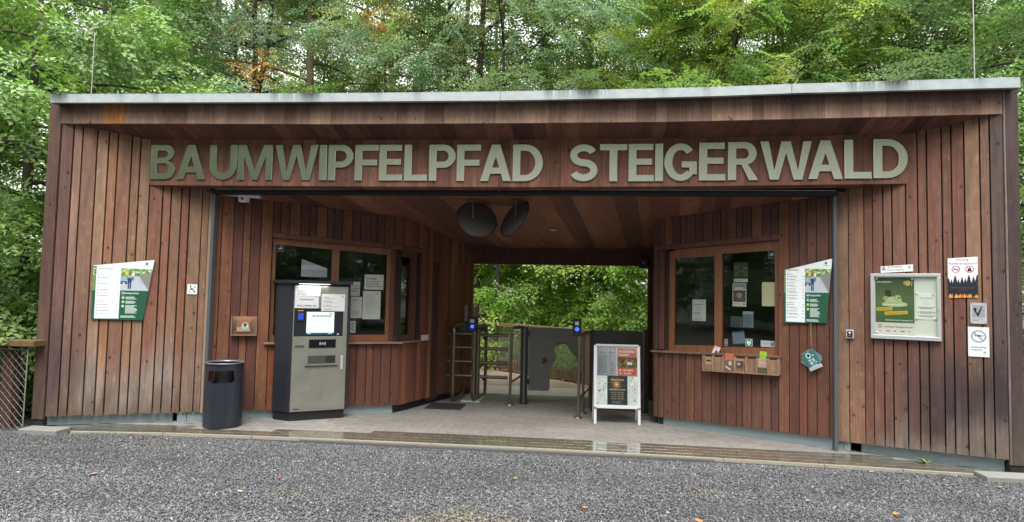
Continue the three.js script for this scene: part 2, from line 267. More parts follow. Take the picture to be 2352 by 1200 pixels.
{ // right wing wall
  const top = (s) => 3.245 + 0.18 * s, w = wall('RW', box(0.02, 1.43, 0.17, 3.2, -0.25, -0.042));
  const e = [0.0, 0.087, 0.239, 0.316, 0.415, 0.496, 0.621, 0.727, 0.807, 0.935, 1.016, 1.122, 1.249, 1.328, 1.436].map((v) => v && along.RW(v));
  const cols = ['#8c7260', '#8e6c57', '#6f483c', '#7d5446', '#7d5849', '#825f4f', '#80584a', '#825a4a', '#7d5548', '#785548', '#744a40', '#967860', '#826255', '#5e504e'].map((h, i) => i === 13 ? h : calm([h], '#80604e', 0.25)[0]);
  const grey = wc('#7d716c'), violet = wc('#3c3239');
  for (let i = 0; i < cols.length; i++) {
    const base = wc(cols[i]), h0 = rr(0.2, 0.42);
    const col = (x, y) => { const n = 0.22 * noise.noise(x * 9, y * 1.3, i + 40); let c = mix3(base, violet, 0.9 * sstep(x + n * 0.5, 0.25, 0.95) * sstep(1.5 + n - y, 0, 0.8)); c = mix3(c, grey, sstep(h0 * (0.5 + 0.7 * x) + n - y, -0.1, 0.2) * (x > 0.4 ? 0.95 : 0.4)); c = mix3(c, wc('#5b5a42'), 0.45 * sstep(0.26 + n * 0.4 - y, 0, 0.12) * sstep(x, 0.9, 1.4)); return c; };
    const g = i < 1 || i === 2 ? 0.002 : 0.006;
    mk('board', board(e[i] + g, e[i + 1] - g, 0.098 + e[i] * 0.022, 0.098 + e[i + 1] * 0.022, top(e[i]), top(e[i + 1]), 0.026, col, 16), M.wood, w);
  }
  mk('plinth', box(0.22, 1.43, 0, 0.20, -0.22, -0.08), M.galv, w);
  mk('plinth_block', rbox(0.0, 0.055, 0, 0.098, -0.2, -0.028, 0.003), M.galv, w); mk('plinth_block', rbox(0.058, 0.12, 0, 0.098, -0.2, -0.028, 0.003), M.galv, w);
}
// outer corner boards and outer side walls
for (const [x0, x1, hex] of [[-0.022, 0.122, '#604640'], [10.242, 10.262, '#7d716e'], [10.264, 10.376, '#4a3b3b']]) {
  const base = wc(hex); inB('corner_board', board(x0, x1, 0.08, 0.08, 3.705, 3.705, 0.03, (x, y) => mix3(base, wc('#585148'), 0.5 * sstep(0.9 - y, 0, 0.8)), 10), M.wood);
}
inB('corner_foot', rbox(10.25, 10.37, 0.0, 0.095, -0.12, -0.01), M.rubber); inB('corner_foot', rbox(-0.01, 0.11, 0.0, 0.09, -0.12, -0.012), M.rubber);
for (const [x0, x1] of [[0.0, 0.1], [10.26, 10.36]]) {
  const s = inB('outer_wall', box(x0, x1, 0.1, 3.70, -3.7, -0.035), M.woodDark), left = x0 < 1; let z = -3.69, i = 0;
  while (z < -0.16) { const w = rr(0.09, 0.14), c = wc(BROWN[i++ % BROWN.length], 0.9), xf = left ? x0 - 0.026 : x1 + 0.026, xb = left ? x0 - 0.002 : x1 + 0.002;
    const g = left ? block([xf, 0.1, z], [xf, 0.1, z + w], [xf, 3.70, z + w], [xf, 3.70, z], [xb, 0.1, z], [xb, 0.1, z + w], [xb, 3.70, z + w], [xb, 3.70, z]) : block([xf, 0.1, z + w], [xf, 0.1, z], [xf, 3.70, z], [xf, 3.70, z + w], [xb, 0.1, z + w], [xb, 0.1, z], [xb, 3.70, z], [xb, 3.70, z + w]);
    g.translate(-BP[0], 0, -BP[2]); mk('board', tint(g, c), M.wood, s); z += w + 0.008; }
}
for (const [x0, x1] of [[0.1, 4.38], [7.28, 10.26]]) inB('back_wall', box(x0, x1, 0, 3.6, -3.72, -3.60), M.roomWall);
inB('room_wall', box(0.1, 0.14, 0, 3.0, -3.6, -0.2), M.roomWall); inB('room_wall', box(10.22, 10.26, 0, 3.0, -3.6, -0.2), M.roomWall);

// fascia of glued staves with panel joints
const fTop = () => 3.715, fBot = (x) => interp([[0, 3.478], [1.54, 3.461], [3.39, 3.438], [5.22, 3.429], [7.02, 3.426], [9.03, 3.453], [10.25, 3.472]], x);
const staves = (x0, x1, joints, lo, hi, r) => { const out = []; let x = x0; const js = [...joints, x1]; for (const j of js) { while (x < j - 0.01) { let w = rr(lo, hi, r); if (j - x - w < lo * 0.8) w = j - x; out.push([x, x + w, Math.abs(x + w - j) < 1e-6]); x += w; } } return out; };
{
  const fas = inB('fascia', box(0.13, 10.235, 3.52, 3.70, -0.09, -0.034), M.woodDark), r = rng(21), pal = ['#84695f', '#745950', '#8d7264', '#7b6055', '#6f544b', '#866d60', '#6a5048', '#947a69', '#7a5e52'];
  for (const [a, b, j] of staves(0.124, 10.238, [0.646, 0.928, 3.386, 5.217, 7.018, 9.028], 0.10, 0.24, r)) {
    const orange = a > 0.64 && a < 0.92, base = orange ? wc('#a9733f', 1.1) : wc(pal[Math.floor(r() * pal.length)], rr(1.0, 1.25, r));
    const shadeStain = orange ? wc('#8d5f34') : wc('#403030'), edge = orange ? base : wc('#c4ac9a');
    const col = (x, y) => { const h = (y - fBot(x)) / 0.28, n = 0.3 * noise.noise(x * 22, y * 3, 2) + 0.2 * noise.noise(x * 60, y * 4, 5); return mix3(mix3(base, edge, 0.5 * clamp(0.35 - h + n, 0, 1)), shadeStain, 0.75 * sstep(h + n * 0.6, 0.45, 0.95)); };  // tops painted darker as roof edge shade plus staining, bottoms paler
    const g = j ? 0.0022 : 0.0002;
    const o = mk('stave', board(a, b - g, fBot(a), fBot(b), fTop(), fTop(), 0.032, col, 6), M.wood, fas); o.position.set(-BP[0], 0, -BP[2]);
  }
}
// sign beam above the opening
const ZS = -0.36, sTop = (x) => interp([[0.99, 3.364], [3.455, 3.342], [5.477, 3.331], [7.376, 3.339], [9.55, 3.361]], x), sBot = (x) => interp([[0.99, 2.820], [3.474, 2.807], [5.488, 2.803], [7.379, 2.815], [9.55, 2.846]], x);
{
  const sb = inB('sign_beam', box(1.0, 9.6, 2.86, 3.40, -0.60, ZS - 0.028), M.trimWood), r = rng(22), pal = ['#7d5646', '#744e3f', '#855d4b', '#6f4a3d', '#7a5342', '#815845'];
  for (const [a, b, j] of staves(0.90, 9.66, [1.46, 3.46, 5.22, 7.02, 9.09], 0.09, 0.2, r)) {
    const base = wc(pal[Math.floor(r() * pal.length)], rr(0.92, 1.1, r));
    const o = mk('stave', board(a, b - (j ? 0.002 : 0.0002), sBot(a), sBot(b), sTop(a) + 0.01, sTop(b) + 0.01, 0.026, () => base, 3), M.wood, sb); o.position.set(-BP[0], 0, ZS - BP[2]);
    const g = block([a, sBot(a) - 0.001, -0.60], [b - 0.0003, sBot(b) - 0.001, -0.60], [b - 0.0003, sBot(b) - 0.001, ZS - 0.027], [a, sBot(a) - 0.001, ZS - 0.027], [a, 2.86, -0.60], [b - 0.0003, 2.86, -0.60], [b - 0.0003, 2.86, ZS - 0.027], [a, 2.86, ZS - 0.027]);
    g.translate(-BP[0], 0, -BP[2]); mk('underside_stave', tint(g, base), M.wood, sb);
  }
}
{ // soffit between fascia and sign
  const sf = inB('soffit', box(0.15, 10.22, 3.50, 3.52, -0.45, -0.04), M.woodDark), r = rng(23), pal = ['#70483d', '#613b34', '#7c5145', '#553330', '#6a4238', '#835847', '#734940'];
  for (const [a, b] of staves(0.13, 10.23, [3.39, 5.22, 7.02, 9.03], 0.08, 0.2, r)) {
    const base = wc(pal[Math.floor(r() * pal.length)], rr(0.9, 1.15, r)), u = 0.02, f = (x) => fBot(x) + 0.002, k = (x) => sTop(x) - 0.003, B = b - 0.0012;
    const g = block([a, k(a), -0.40], [B, k(B), -0.40], [B, f(B), -0.033], [a, f(a), -0.033], [a, k(a) + u, -0.40], [B, k(B) + u, -0.40], [B, f(B) + u, -0.033], [a, f(a) + u, -0.033]);
    g.translate(-BP[0], 0, -BP[2]); mk('stave', tint(g, base), M.wood, sf);
  }
}
// passage ceiling: boards running front to back at a slight angle, falling to the rear
const cY = (z) => 2.765 + 0.14 * (z + 0.65);
{
  const ce = inB('passage_ceiling', block([1.3, cY(-0.62) + 0.03, -0.62], [9.2, cY(-0.62) + 0.03, -0.62], [9.2, cY(-0.62) + 0.08, -0.62], [1.3, cY(-0.62) + 0.08, -0.62], [1.3, cY(-3.7) + 0.03, -3.7], [9.2, cY(-3.7) + 0.03, -3.7], [9.2, cY(-3.7) + 0.08, -3.7], [1.3, cY(-3.7) + 0.08, -3.7]), M.woodDark), r = rng(24), pal = ['#7a5040', '#6b4338', '#865a46', '#5f3c36', '#72493b', '#8c6048', '#785041'];
  for (const [a, b, j] of staves(1.2, 9.0, [3.1, 4.9, 6.75, 8.3], 0.11, 0.26, r)) {
    const base = wc(pal[Math.floor(r() * pal.length)], rr(1.05, 1.3, r)), z0 = -0.605, z1 = -3.6, dx = 0.39, B = b - (j ? 0.004 : 0.001), u = 0.022;
    const g = block([a + dx, cY(z1), z1], [B + dx, cY(z1), z1], [B, cY(z0), z0], [a, cY(z0), z0], [a + dx, cY(z1) + u, z1], [B + dx, cY(z1) + u, z1], [B, cY(z0) + u, z0], [a, cY(z0) + u, z0]);
    g.translate(-BP[0], 0, -BP[2]); mk('ceiling_board', tint(g, base), M.wood, ce);
  }
}
{ // kiosk wall on the left, with its wide window; face of the boards at z = 0
  const top = (s) => 2.800 - 0.066 * s;
  const w = wall('LK', merge([box(0, 0.62, 0.17, 2.72, -0.2, -0.028), box(0.62, 2.2, 0.17, 0.90, -0.2, -0.028), box(0.62, 2.2, 2.32, 2.66, -0.2, -0.028)]));
  const e = [-0.04, 0.036, 0.174, 0.285, 0.370, 0.489, 0.626, 0.717, 0.827, 0.959, 1.071, 1.151, 1.284, 1.37, 1.478, 1.602, 1.711, 1.838, 1.926, 2.027, 2.156, 2.262];
  const cu = ['#8a5841', '#9d6848', '#6f443a', '#936049', '#704438', '#a06c4c', '#6a4036', '#724538', '#8f5c46', '#6e4339', '#704438', '#96634b', '#744539', '#64403a', '#93583f', '#6e4339', '#7a4c3d', '#744639', '#70443a', '#7c4e40', '#774a3c'];
  const cl = [0, 0, 0, 0, 0, 0, '#a05a2c', '#935c40', '#80503f', '#7b4c3c', '#7b4c3c', '#7b4c3c', '#7b4b3c', '#7a4a3c', '#875743', '#704236', '#7d4e3e', '#8a5740', '#784a3d', '#7e4f40', '#744639'];
  for (let i = 0; i < cu.length; i++) {
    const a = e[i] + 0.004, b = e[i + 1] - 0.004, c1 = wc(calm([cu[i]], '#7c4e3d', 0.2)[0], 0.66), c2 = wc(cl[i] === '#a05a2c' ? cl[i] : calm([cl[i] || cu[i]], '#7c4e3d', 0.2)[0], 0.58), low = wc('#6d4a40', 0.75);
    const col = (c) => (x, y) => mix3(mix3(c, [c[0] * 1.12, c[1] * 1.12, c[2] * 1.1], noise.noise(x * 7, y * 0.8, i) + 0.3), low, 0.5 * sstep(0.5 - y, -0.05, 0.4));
    const bb = rr(0.098, 0.112);
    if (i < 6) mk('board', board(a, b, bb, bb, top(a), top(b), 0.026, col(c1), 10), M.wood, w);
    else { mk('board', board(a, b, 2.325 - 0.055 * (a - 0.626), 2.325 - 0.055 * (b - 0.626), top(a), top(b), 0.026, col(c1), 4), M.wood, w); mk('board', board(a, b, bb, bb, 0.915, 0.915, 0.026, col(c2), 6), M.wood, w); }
  }
  mk('plinth', box(0.0, 2.21, 0, 0.2, -0.2, -0.05), M.galv, w);
  // lintel, sill, window recessed behind the boards
  mk('lintel', tint(block([0.626, 2.262, -0.002], [2.268, 2.172, -0.002], [2.268, 2.232, -0.002], [0.626, 2.322, -0.002], [0.626, 2.262, -0.2], [2.268, 2.172, -0.2], [2.268, 2.232, -0.2], [0.626, 2.322, -0.2]), wc('#6e4437')), M.wood, w);
  mk('sill', tint(rbox(0.575, 2.30, 0.918, 0.942, -0.14, 0.055, 0.003), wc('#8a7768')), M.wood, w);
  const win = mk('window', merge([box(0.63, 0.672, 0.945, 2.255, -0.115, -0.06), box(2.075, 2.16, 0.945, 2.19, -0.115, -0.06), box(1.36, 1.455, 1.03, 2.15, -0.115, -0.06), box(0.672, 2.075, 0.945, 1.03, -0.115, -0.06)]), M.frameWood, w);
  mk('frame_head', block([0.672, 2.180, -0.06], [2.075, 2.105, -0.06], [2.075, 2.185, -0.06], [0.672, 2.262, -0.06], [0.672, 2.180, -0.115], [2.075, 2.105, -0.115], [2.075, 2.185, -0.115], [0.672, 2.262, -0.115]), M.frameWood, w);
  mk('pane', box(0.672, 1.36, 1.03, 2.18, -0.099, -0.094), M.glass, w); mk('pane', box(1.455, 2.075, 1.03, 2.145, -0.099, -0.094), M.glass, w);
}
{ // passage wall on the left with two flush doors and the kiosk's side window
  const L = WALLS.LP.L, w = wall('LP', merge([box(0.0, 0.06, 0.17, 2.6, -0.1, -0.028), box(0.06, 0.46, 0.17, 0.9, -0.1, -0.028), box(0.06, 0.46, 2.25, 2.55, -0.1, -0.028), box(0.46, L - 0.02, 0.12, 2.45, -0.1, -0.028)]));
  const top = (s) => 2.645 - 0.1365 * s, r = rng(25); let s = 0.004, i = 0;
  while (s < L - 0.05) {
    const wd = Math.min(rr(0.07, 0.11, r), L - s), c = wc(BROWN[Math.floor(r() * BROWN.length)], 0.9), a = s + 0.0015, b = s + wd - 0.0015, y0 = 0.1;
    const door = (a > 0.72 && b < 1.0) || (a > 1.35 && b < 1.75);
    if (a < 0.46) { mk('board', board(a, b, y0, y0, 0.915, 0.915, 0.026, () => c, 2), M.wood, w); mk('board', board(a, b, 2.235, 2.235, top(a), top(b), 0.026, () => c, 2), M.wood, w); }
    else if (!door) mk('board', board(a, b, y0, y0, top(a), top(b), 0.026, () => c, 3), M.wood, w);
    else mk('board', board(a, b, 2.06, 2.06, top(a), top(b), 0.026, () => c, 2), M.wood, w);
    s += wd;
  }
  mk('door', tint(rbox(0.73, 1.0, 0.05, 2.06, -0.05, -0.012, 0.003), wc('#4a2c26')), M.wood, w); mk('door', tint(rbox(1.35, 1.74, 0.05, 2.06, -0.05, -0.012, 0.003), wc('#7d5038')), M.wood, w);
  mk('plinth', box(0.0, L, 0, 0.12, -0.12, -0.05), M.railDark, w);
  mk('lintel', tint(box(0.0, 0.48, 2.165, 2.228, -0.14, 0.0), wc('#6e4437')), M.wood, w);
  mk('sill', tint(rbox(0.0, 0.46, 0.918, 0.942, -0.14, 0.05, 0.003), wc('#7a675a')), M.wood, w);
  mk('window_frame', merge([box(-0.055, -0.01, 0.945, 2.16, -0.13, -0.07), box(0.34, 0.44, 0.945, 2.16, -0.11, -0.04), box(-0.01, 0.34, 0.945, 1.02, -0.11, -0.06), box(-0.01, 0.34, 2.09, 2.16, -0.11, -0.06)]), M.trimWood, w);
  mk('pane', box(-0.01, 0.34, 1.02, 2.09, -0.095, -0.09), M.glass, w);
}
{ // kiosk wall on the right
  const top = (s) => 2.662 + 0.054 * s;
  const w = wall('RK', merge([box(1.515, 2.09, 0.17, 2.70, -0.2, -0.028), box(0.05, 1.515, 0.17, 0.90, -0.2, -0.028), box(0.05, 1.515, 2.32, 2.66, -0.2, -0.028), box(0.06, 0.16, 0.9, 2.3, -0.2, -0.028)]));
  const e = [-0.012, 0.053, 0.128, 0.237, 0.336, 0.408, 0.526, 0.624, 0.741, 0.841, 0.915, 1.033, 1.106, 1.211, 1.327, 1.427, 1.510, 1.624, 1.728, 1.812, 1.909, 2.034, 2.08];
  const cu = ['#6b4440', '#75493f', '#9a6650', '#6f453e', '#885a48', '#7d5042', '#6d453d', '#80554a', '#6f463d', '#7c5043', '#80544a', '#7d5045', '#60413e', '#9c6a50', '#6d4640', '#66433e', '#93603f', '#704640', '#754c42', '#7a5043', '#774c40', '#66433c'];
  const cl = ['#7d564a', '#7d5447', '#84594b', '#8a6050', '#7d5548', '#936349', '#8a5a48', '#8c6352', '#7c5548', '#744d42', '#7a5246', '#75493f', '#8a5f52', '#875e50', '#835a4c', '#704a42', '#986a50', '#7d5040', '#88543c', '#80543f', '#7d5040', '#6b463c'];
  for (let i = 0; i < cu.length; i++) {
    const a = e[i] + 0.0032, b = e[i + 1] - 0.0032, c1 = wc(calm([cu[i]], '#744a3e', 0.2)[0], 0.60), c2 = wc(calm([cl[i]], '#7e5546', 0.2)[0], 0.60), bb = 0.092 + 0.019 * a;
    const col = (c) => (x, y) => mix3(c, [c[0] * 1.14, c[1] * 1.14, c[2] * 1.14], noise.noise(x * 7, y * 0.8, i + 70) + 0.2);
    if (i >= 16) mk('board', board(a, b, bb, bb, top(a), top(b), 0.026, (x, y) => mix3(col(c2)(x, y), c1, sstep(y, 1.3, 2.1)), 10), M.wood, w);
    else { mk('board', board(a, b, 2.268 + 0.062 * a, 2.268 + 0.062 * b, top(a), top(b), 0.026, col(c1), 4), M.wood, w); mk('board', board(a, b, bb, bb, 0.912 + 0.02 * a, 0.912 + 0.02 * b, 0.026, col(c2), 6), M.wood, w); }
    if (i < 2) mk('corner_board', board(a, b, 0.95, 0.95, 2.2, 2.2, 0.026, col(c1), 4), M.wood, w);
  }
  mk('plinth', box(0.04, 2.1, 0, 0.2, -0.2, -0.05), M.galv, w);
  const bl = (x0, x1, ya, yb, yc, yd, z0, z1) => block([x0, ya, z1], [x1, yb, z1], [x1, yd, z1], [x0, yc, z1], [x0, ya, z0], [x1, yb, z0], [x1, yd, z0], [x0, yc, z0]);
  mk('lintel', tint(bl(-0.012, 1.512, 2.208, 2.300, 2.264, 2.360, -0.2, -0.002), wc('#70453a')), M.wood, w);
  mk('sill', tint(bl(-0.037, 1.545, 0.908, 0.950, 0.930, 0.972, -0.14, 0.05), wc('#7a5f50')), M.wood, w);
  mk('window', merge([box(0.14, 0.235, 0.93, 2.2, -0.115, -0.06), box(0.752, 0.842, 0.95, 2.25, -0.115, -0.055), box(1.455, 1.51, 0.95, 2.29, -0.115, -0.06), bl(0.235, 0.752, 0.93, 0.94, 1.007, 1.03, -0.115, -0.06), bl(0.842, 1.455, 0.95, 0.96, 1.022, 1.05, -0.115, -0.06), bl(0.235, 0.752, 2.103, 2.127, 2.22, 2.25, -0.115, -0.06), bl(0.842, 1.455, 2.153, 2.181, 2.255, 2.295, -0.115, -0.06)]), M.frameWood, w);
  mk('pane', box(0.235, 0.752, 1.0, 2.13, -0.099, -0.094), M.glass, w); mk('pane', box(0.842, 1.455, 1.02, 2.18, -0.099, -0.094), M.glass, w);
}
{ const L = WALLS.RP.L, w = wall('RP', box(0.02, L - 0.03, 0.12, 2.45, -0.1, -0.028)); let s = 0.0, i = 3; while (s < L - 0.04) { const wd = Math.min(0.1, L - s), c = wc(BROWN[i++ % 10], 0.9); mk('board', board(s + 0.001, s + wd - 0.001, 0.1, 0.1, 2.38 + 0.135 * s, 2.38 + 0.135 * (s + wd), 0.026, () => c, 3), M.wood, w); s += wd; } mk('plinth', box(0, L, 0, 0.12, -0.12, -0.05), M.railDark, w); }
// rear beam and jambs of the passage
{
  const bm = inB('rear_beam', box(4.25, 7.4, 2.10, 2.40, -3.72, -3.58), M.woodDark);
  for (const [a, b] of staves(4.25, 7.35, [], 0.5, 0.9, rng(26))) inB('beam_board', tint(box(a, b - 0.003, 2.095, 2.37, -3.578, -3.55), wc('#51312c')), M.wood).position.set(0, 0, 0);
  inB('jamb', tint(box(4.30, 4.385, 0, 2.10, -3.70, -3.56), wc('#7a5340')), M.wood); inB('jamb', tint(box(7.20, 7.29, 0, 2.10, -3.70, -3.56), wc('#5b3a33')), M.wood);
}
// room behind each kiosk window: a blind, a desk and a cabinet
inB('room_blind', rbox(7.75, 8.7, 1.55, 2.02, -2.6, -2.58), std([0.22, 0.23, 0.24], 0.9)); inB('room_desk', rbox(7.6, 9.6, 0.70, 0.74, -2.2, -1.5), std([0.2, 0.17, 0.14], 0.6));
inB('room_desk', rbox(1.2, 3.0, 0.70, 0.74, -2.9, -1.9), std([0.2, 0.17, 0.14], 0.6)); inB('room_cabinet', rbox(0.9, 1.9, 0, 2.0, -3.4, -2.9), std([0.13, 0.13, 0.14], 0.6));
// sliding-door track round the opening
inB('door_track', rbox(1.66, 8.925, 2.749, 2.806, -0.67, -0.585, 0.004), M.railDark); inB('track_edge', rbox(1.7, 8.9, 2.806, 2.812, -0.60, -0.578, 0.002), M.alu);
inB('track_post', rbox(1.668, 1.706, 0, 2.76, -0.66, -0.585, 0.006), M.steelPost); inB('track_post', rbox(8.880, 8.918, 0, 2.76, -0.68, -0.605, 0.006), M.steelPost);
// roof: slab, metal edge in three lengths with two joint covers
inB('roof_slab', box(0.03, 10.34, 3.62, 3.735, -3.75, -0.10), std([0.07, 0.08, 0.05], 0.95, 0, { map: speck }));
{
  const eT = (x) => interp([[0.04, 3.806], [2.09, 3.780], [3.6, 3.762], [5.28, 3.754], [7.21, 3.760], [8.24, 3.784], [10.36, 3.816]], x), eB = (x) => interp([[0.04, 3.704], [2.09, 3.681], [3.6, 3.668], [5.28, 3.656], [7.21, 3.664], [8.24, 3.689], [10.36, 3.713]], x);
  const pj = (x) => 6.178 + (x - 6.178) * 0.9893, pk = (y) => 1.6 + (y - 1.6) * 0.9893;
  const strip = (a, b, z, m, nm) => { const n = Math.max(1, Math.round((b - a) / 0.7)), gs = []; for (let i = 0; i < n; i++) { const p0 = lerp(a, b, i / n), q0 = lerp(a, b, (i + 1) / n), p = pj(p0), q = pj(q0), [b0, b1, t0, t1] = [eB(p0), eB(q0), eT(p0), eT(q0)].map(pk); const g = block([p, b0, z], [q, b1, z], [q, t1, z], [p, t0, z], [p, b0, z - 0.05], [q, b1, z - 0.05], [q, t1, z - 0.36], [p, t0, z - 0.36]); const ps = g.attributes.position, uv = g.attributes.uv; for (let k = 0; k < uv.count; k++) uv.setXY(k, ps.getX(k), clamp((ps.getY(k) - pk(eB(ps.getX(k)))) / 0.1, 0.02, 0.98)); gs.push(g); } return inB(nm, merge(gs), m); };
  for (const [a, b] of [[0.035, 5.272], [5.276, 8.236], [8.240, 10.362]]) strip(a, b, 0.13, M.zinc, 'roof_edge');
  const dirty = std([0.5, 0.55, 0.56], 0.5, 0.15, { map: zincTex }); strip(5.276, 5.476, 0.133, dirty, 'joint_cover'); strip(8.24, 8.46, 0.133, dirty, 'joint_cover');
  inB('roof_edge', box(0.094, 0.104, 3.681, 3.782, -3.7, 0.128), M.zincDark); inB('roof_edge', box(10.310, 10.320, 3.690, 3.792, -3.7, 0.128), M.zinc);
}

// ---------------------------------------------------------------- lettering
{
  const T = 0.084, H = 0.412;
  const poly = (p, holes = []) => { const s = new THREE.Shape(p.map(([x, y]) => new THREE.Vector2(x, y))); for (const h of holes) s.holes.push(new THREE.Path(h.map(([x, y]) => new THREE.Vector2(x, y)))); return s; };
  const arc = (cx, cy, rx, ry, a0, a1, n = 14) => Array.from({ length: n + 1 }, (_, i) => { const a = lerp(a0, a1, i / n) * Math.PI / 180; return [cx + rx * Math.cos(a), cy + ry * Math.sin(a)]; });
  const bowl = (x, yb, yt, W) => { const r = (yt - yb) / 2, rx = Math.min(r * 1.02, W - x); return [[x, yb], ...arc(W - rx, (yb + yt) / 2, rx, r, -90, 90), [x, yt]]; };
  const G = {
    I: (W) => poly([[0, 0], [W, 0], [W, H], [0, H]]),
    L: (W) => poly([[0, 0], [W, 0], [W, T * 0.82], [T, T * 0.82], [T, H], [0, H]]),
    T: (W) => poly([[W / 2 - T / 2, 0], [W / 2 + T / 2, 0], [W / 2 + T / 2, H - T * 0.82], [W, H - T * 0.82], [W, H], [0, H], [0, H - T * 0.82], [W / 2 - T / 2, H - T * 0.82]]),
    F: (W) => poly([[0, 0], [T, 0], [T, 0.42 * H], [W * 0.94, 0.42 * H], [W * 0.94, 0.42 * H + T * 0.8], [T, 0.42 * H + T * 0.8], [T, H - T * 0.82], [W, H - T * 0.82], [W, H], [0, H]]),
    E: (W) => poly([[0, 0], [W, 0], [W, T * 0.82], [T, T * 0.82], [T, 0.44 * H], [W * 0.93, 0.44 * H], [W * 0.93, 0.44 * H + T * 0.8], [T, 0.44 * H + T * 0.8], [T, H - T * 0.82], [W * 0.98, H - T * 0.82], [W * 0.98, H], [0, H]]),
    A: (W) => { const d = T * 1.06; const xl = (y) => (W / 2 - d * 0.55) * y / H, y1 = 0.2 * H, y2 = y1 + T * 0.82, ix = (y) => xl(y) + d, yt = H * (W / 2 - d) / (W / 2 - d * 0.55); return poly([[0, 0], [d, 0], [ix(y1), y1], [W - ix(y1), y1], [W - d, 0], [W, 0], [W / 2 + d * 0.55, H], [W / 2 - d * 0.55, H]], [[[ix(y2), y2], [W / 2, yt * 0.985], [W - ix(y2), y2]]]); },
    W: (W) => { const t = T * 1.03, a = W * 0.27, h = W / 2; return poly([[a - t / 2, 0], [a + t / 2, 0], [h, H * 0.70], [W - a - t / 2, 0], [W - a + t / 2, 0], [W, H], [W - t, H], [W - a, H * 0.24], [h + t * 0.55, H], [h - t * 0.55, H], [a, H * 0.24], [t, H], [0, H]]); },
    M: (W) => { const t = T * 0.95, h = W / 2; return poly([[0, 0], [t, 0], [t, H * 0.66], [h - t * 0.42, 0], [h + t * 0.42, 0], [W - t, H * 0.66], [W - t, 0], [W, 0], [W, H], [W - t * 1.3, H], [h, H * 0.28], [t * 1.3, H], [0, H]]); },
    U: (W) => { const r = W / 2; return poly([...arc(r, r, r, r, 180, 360, 18), [W, H], [W - T, H], ...arc(r, r, r - T, r - T * 0.95, 360, 180, 18), [T, H], [0, H]]); },
    P: (W) => poly([[0, 0], [T, 0], [T, 0.36 * H], ...bowl(T, 0.36 * H, H, W).slice(1), [0, H]], [bowl(T, 0.36 * H + T * 0.82, H - T * 0.82, W - T * 0.95).reverse()]),
    D: (W) => { const o = [[0, 0], ...arc(W - 0.2, H / 2, 0.2, H / 2, -90, 90, 20), [0, H]], i = [[T, T * 0.82], ...arc(W - 0.2, H / 2, 0.2 - T, H / 2 - T * 0.82, -90, 90, 20), [T, H - T * 0.82]]; return poly(o, [i.reverse()]); },
    B: (W) => poly([...bowl(0, 0, 0.54 * H, W).slice(0, -1), ...bowl(0, 0.54 * H, H, W * 0.95).slice(1)], [bowl(T, T * 0.8, 0.54 * H - T * 0.4, W - T * 0.95).reverse(), bowl(T, 0.54 * H + T * 0.4, H - T * 0.8, W * 0.95 - T * 0.95).reverse()]),
    R: (W) => poly([[0, 0], [T, 0], [T, 0.40 * H], [W * 0.45, 0.40 * H], [W - T * 1.12, 0], [W, 0], [W * 0.66, 0.415 * H], ...arc(W * 0.95 - 0.125, 0.40 * H + 0.3 * H, 0.125, 0.3 * H, -80, 90), [0, H]], [bowl(T, 0.40 * H + T * 0.8, H - T * 0.82, W * 0.95 - T * 0.95).reverse()]),
    S: (W) => { const u = T * 0.93, y1 = (H - u / 2 + H / 2) / 2, y2 = (H / 2 + u / 2) / 2, ry = (H / 2 - u / 2) / 2, rx = W / 2 - u / 2, c = [...arc(W / 2, y1, rx * 0.95, ry, 22, 270, 26), ...arc(W / 2, y2, rx, ry, 90, -158, 26).slice(1)]; const o = [], q = []; c.forEach(([x, y], i) => { const a = c[Math.max(0, i - 1)], b = c[Math.min(c.length - 1, i + 1)], l = Math.hypot(b[0] - a[0], b[1] - a[1]), nx = -(b[1] - a[1]) / l * u / 2, ny = (b[0] - a[0]) / l * u / 2; o.push([x + nx, y + ny]); q.push([x - nx, y - ny]); }); return poly([...o, ...q.reverse()]); },
    G: (W) => { const r = W / 2, h = H / 2, b = 0.52 * H; return poly([...arc(r, h, r, h, 40, 322, 30), [W, 0.17 * H], [W, b], [W * 0.54, b], [W * 0.54, b - T * 0.8], [W - T * 0.93, b - T * 0.8], [W - T * 0.93, 0.24 * H], ...arc(r, h, r - T, h - T * 0.86, 318, 42, 30)]); },
  };
  const X = [['B', 1.016, 1.329], ['A', 1.356, 1.712], ['U', 1.768, 2.11], ['M', 2.121, 2.547], ['W', 2.583, 3.106], ['I', 3.121, 3.208], ['P', 3.229, 3.527], ['F', 3.548, 3.824], ['E', 3.836, 4.106], ['L', 4.132, 4.395], ['P', 4.42, 4.723], ['F', 4.74, 5.013], ['A', 5.01, 5.358], ['D', 5.376, 5.711], ['S', 6.008, 6.315], ['T', 6.339, 6.635], ['E', 6.652, 6.922], ['I', 6.938, 7.021], ['G', 7.036, 7.378], ['E', 7.405, 7.678], ['R', 7.707, 8.018], ['W', 8.042, 8.568], ['A', 8.530, 8.879], ['L', 8.899, 9.165], ['D', 9.188, 9.522]];
  const base = (x) => interp([[1.0, 2.889], [2.5, 2.879], [5.4, 2.866], [6.8, 2.866], [7.5, 2.876], [9.4, 2.904]], x), P = [5.27, 2.87, ZS + 0.004];
  const L = thing('wall_lettering', 'large pale metal capital letters along the beam over the passage', 'lettering', P);
  for (const [ch, a, b] of X) { const g = new THREE.ExtrudeGeometry(G[ch](b - a), { depth: 0.009, bevelEnabled: true, bevelThickness: 0.0015, bevelSize: 0.0015, bevelSegments: 1, curveSegments: 8 }); const o = mk('letter', g, M.letter, L); o.position.set(a - P[0], base(a) - P[1], 0.004); }
}

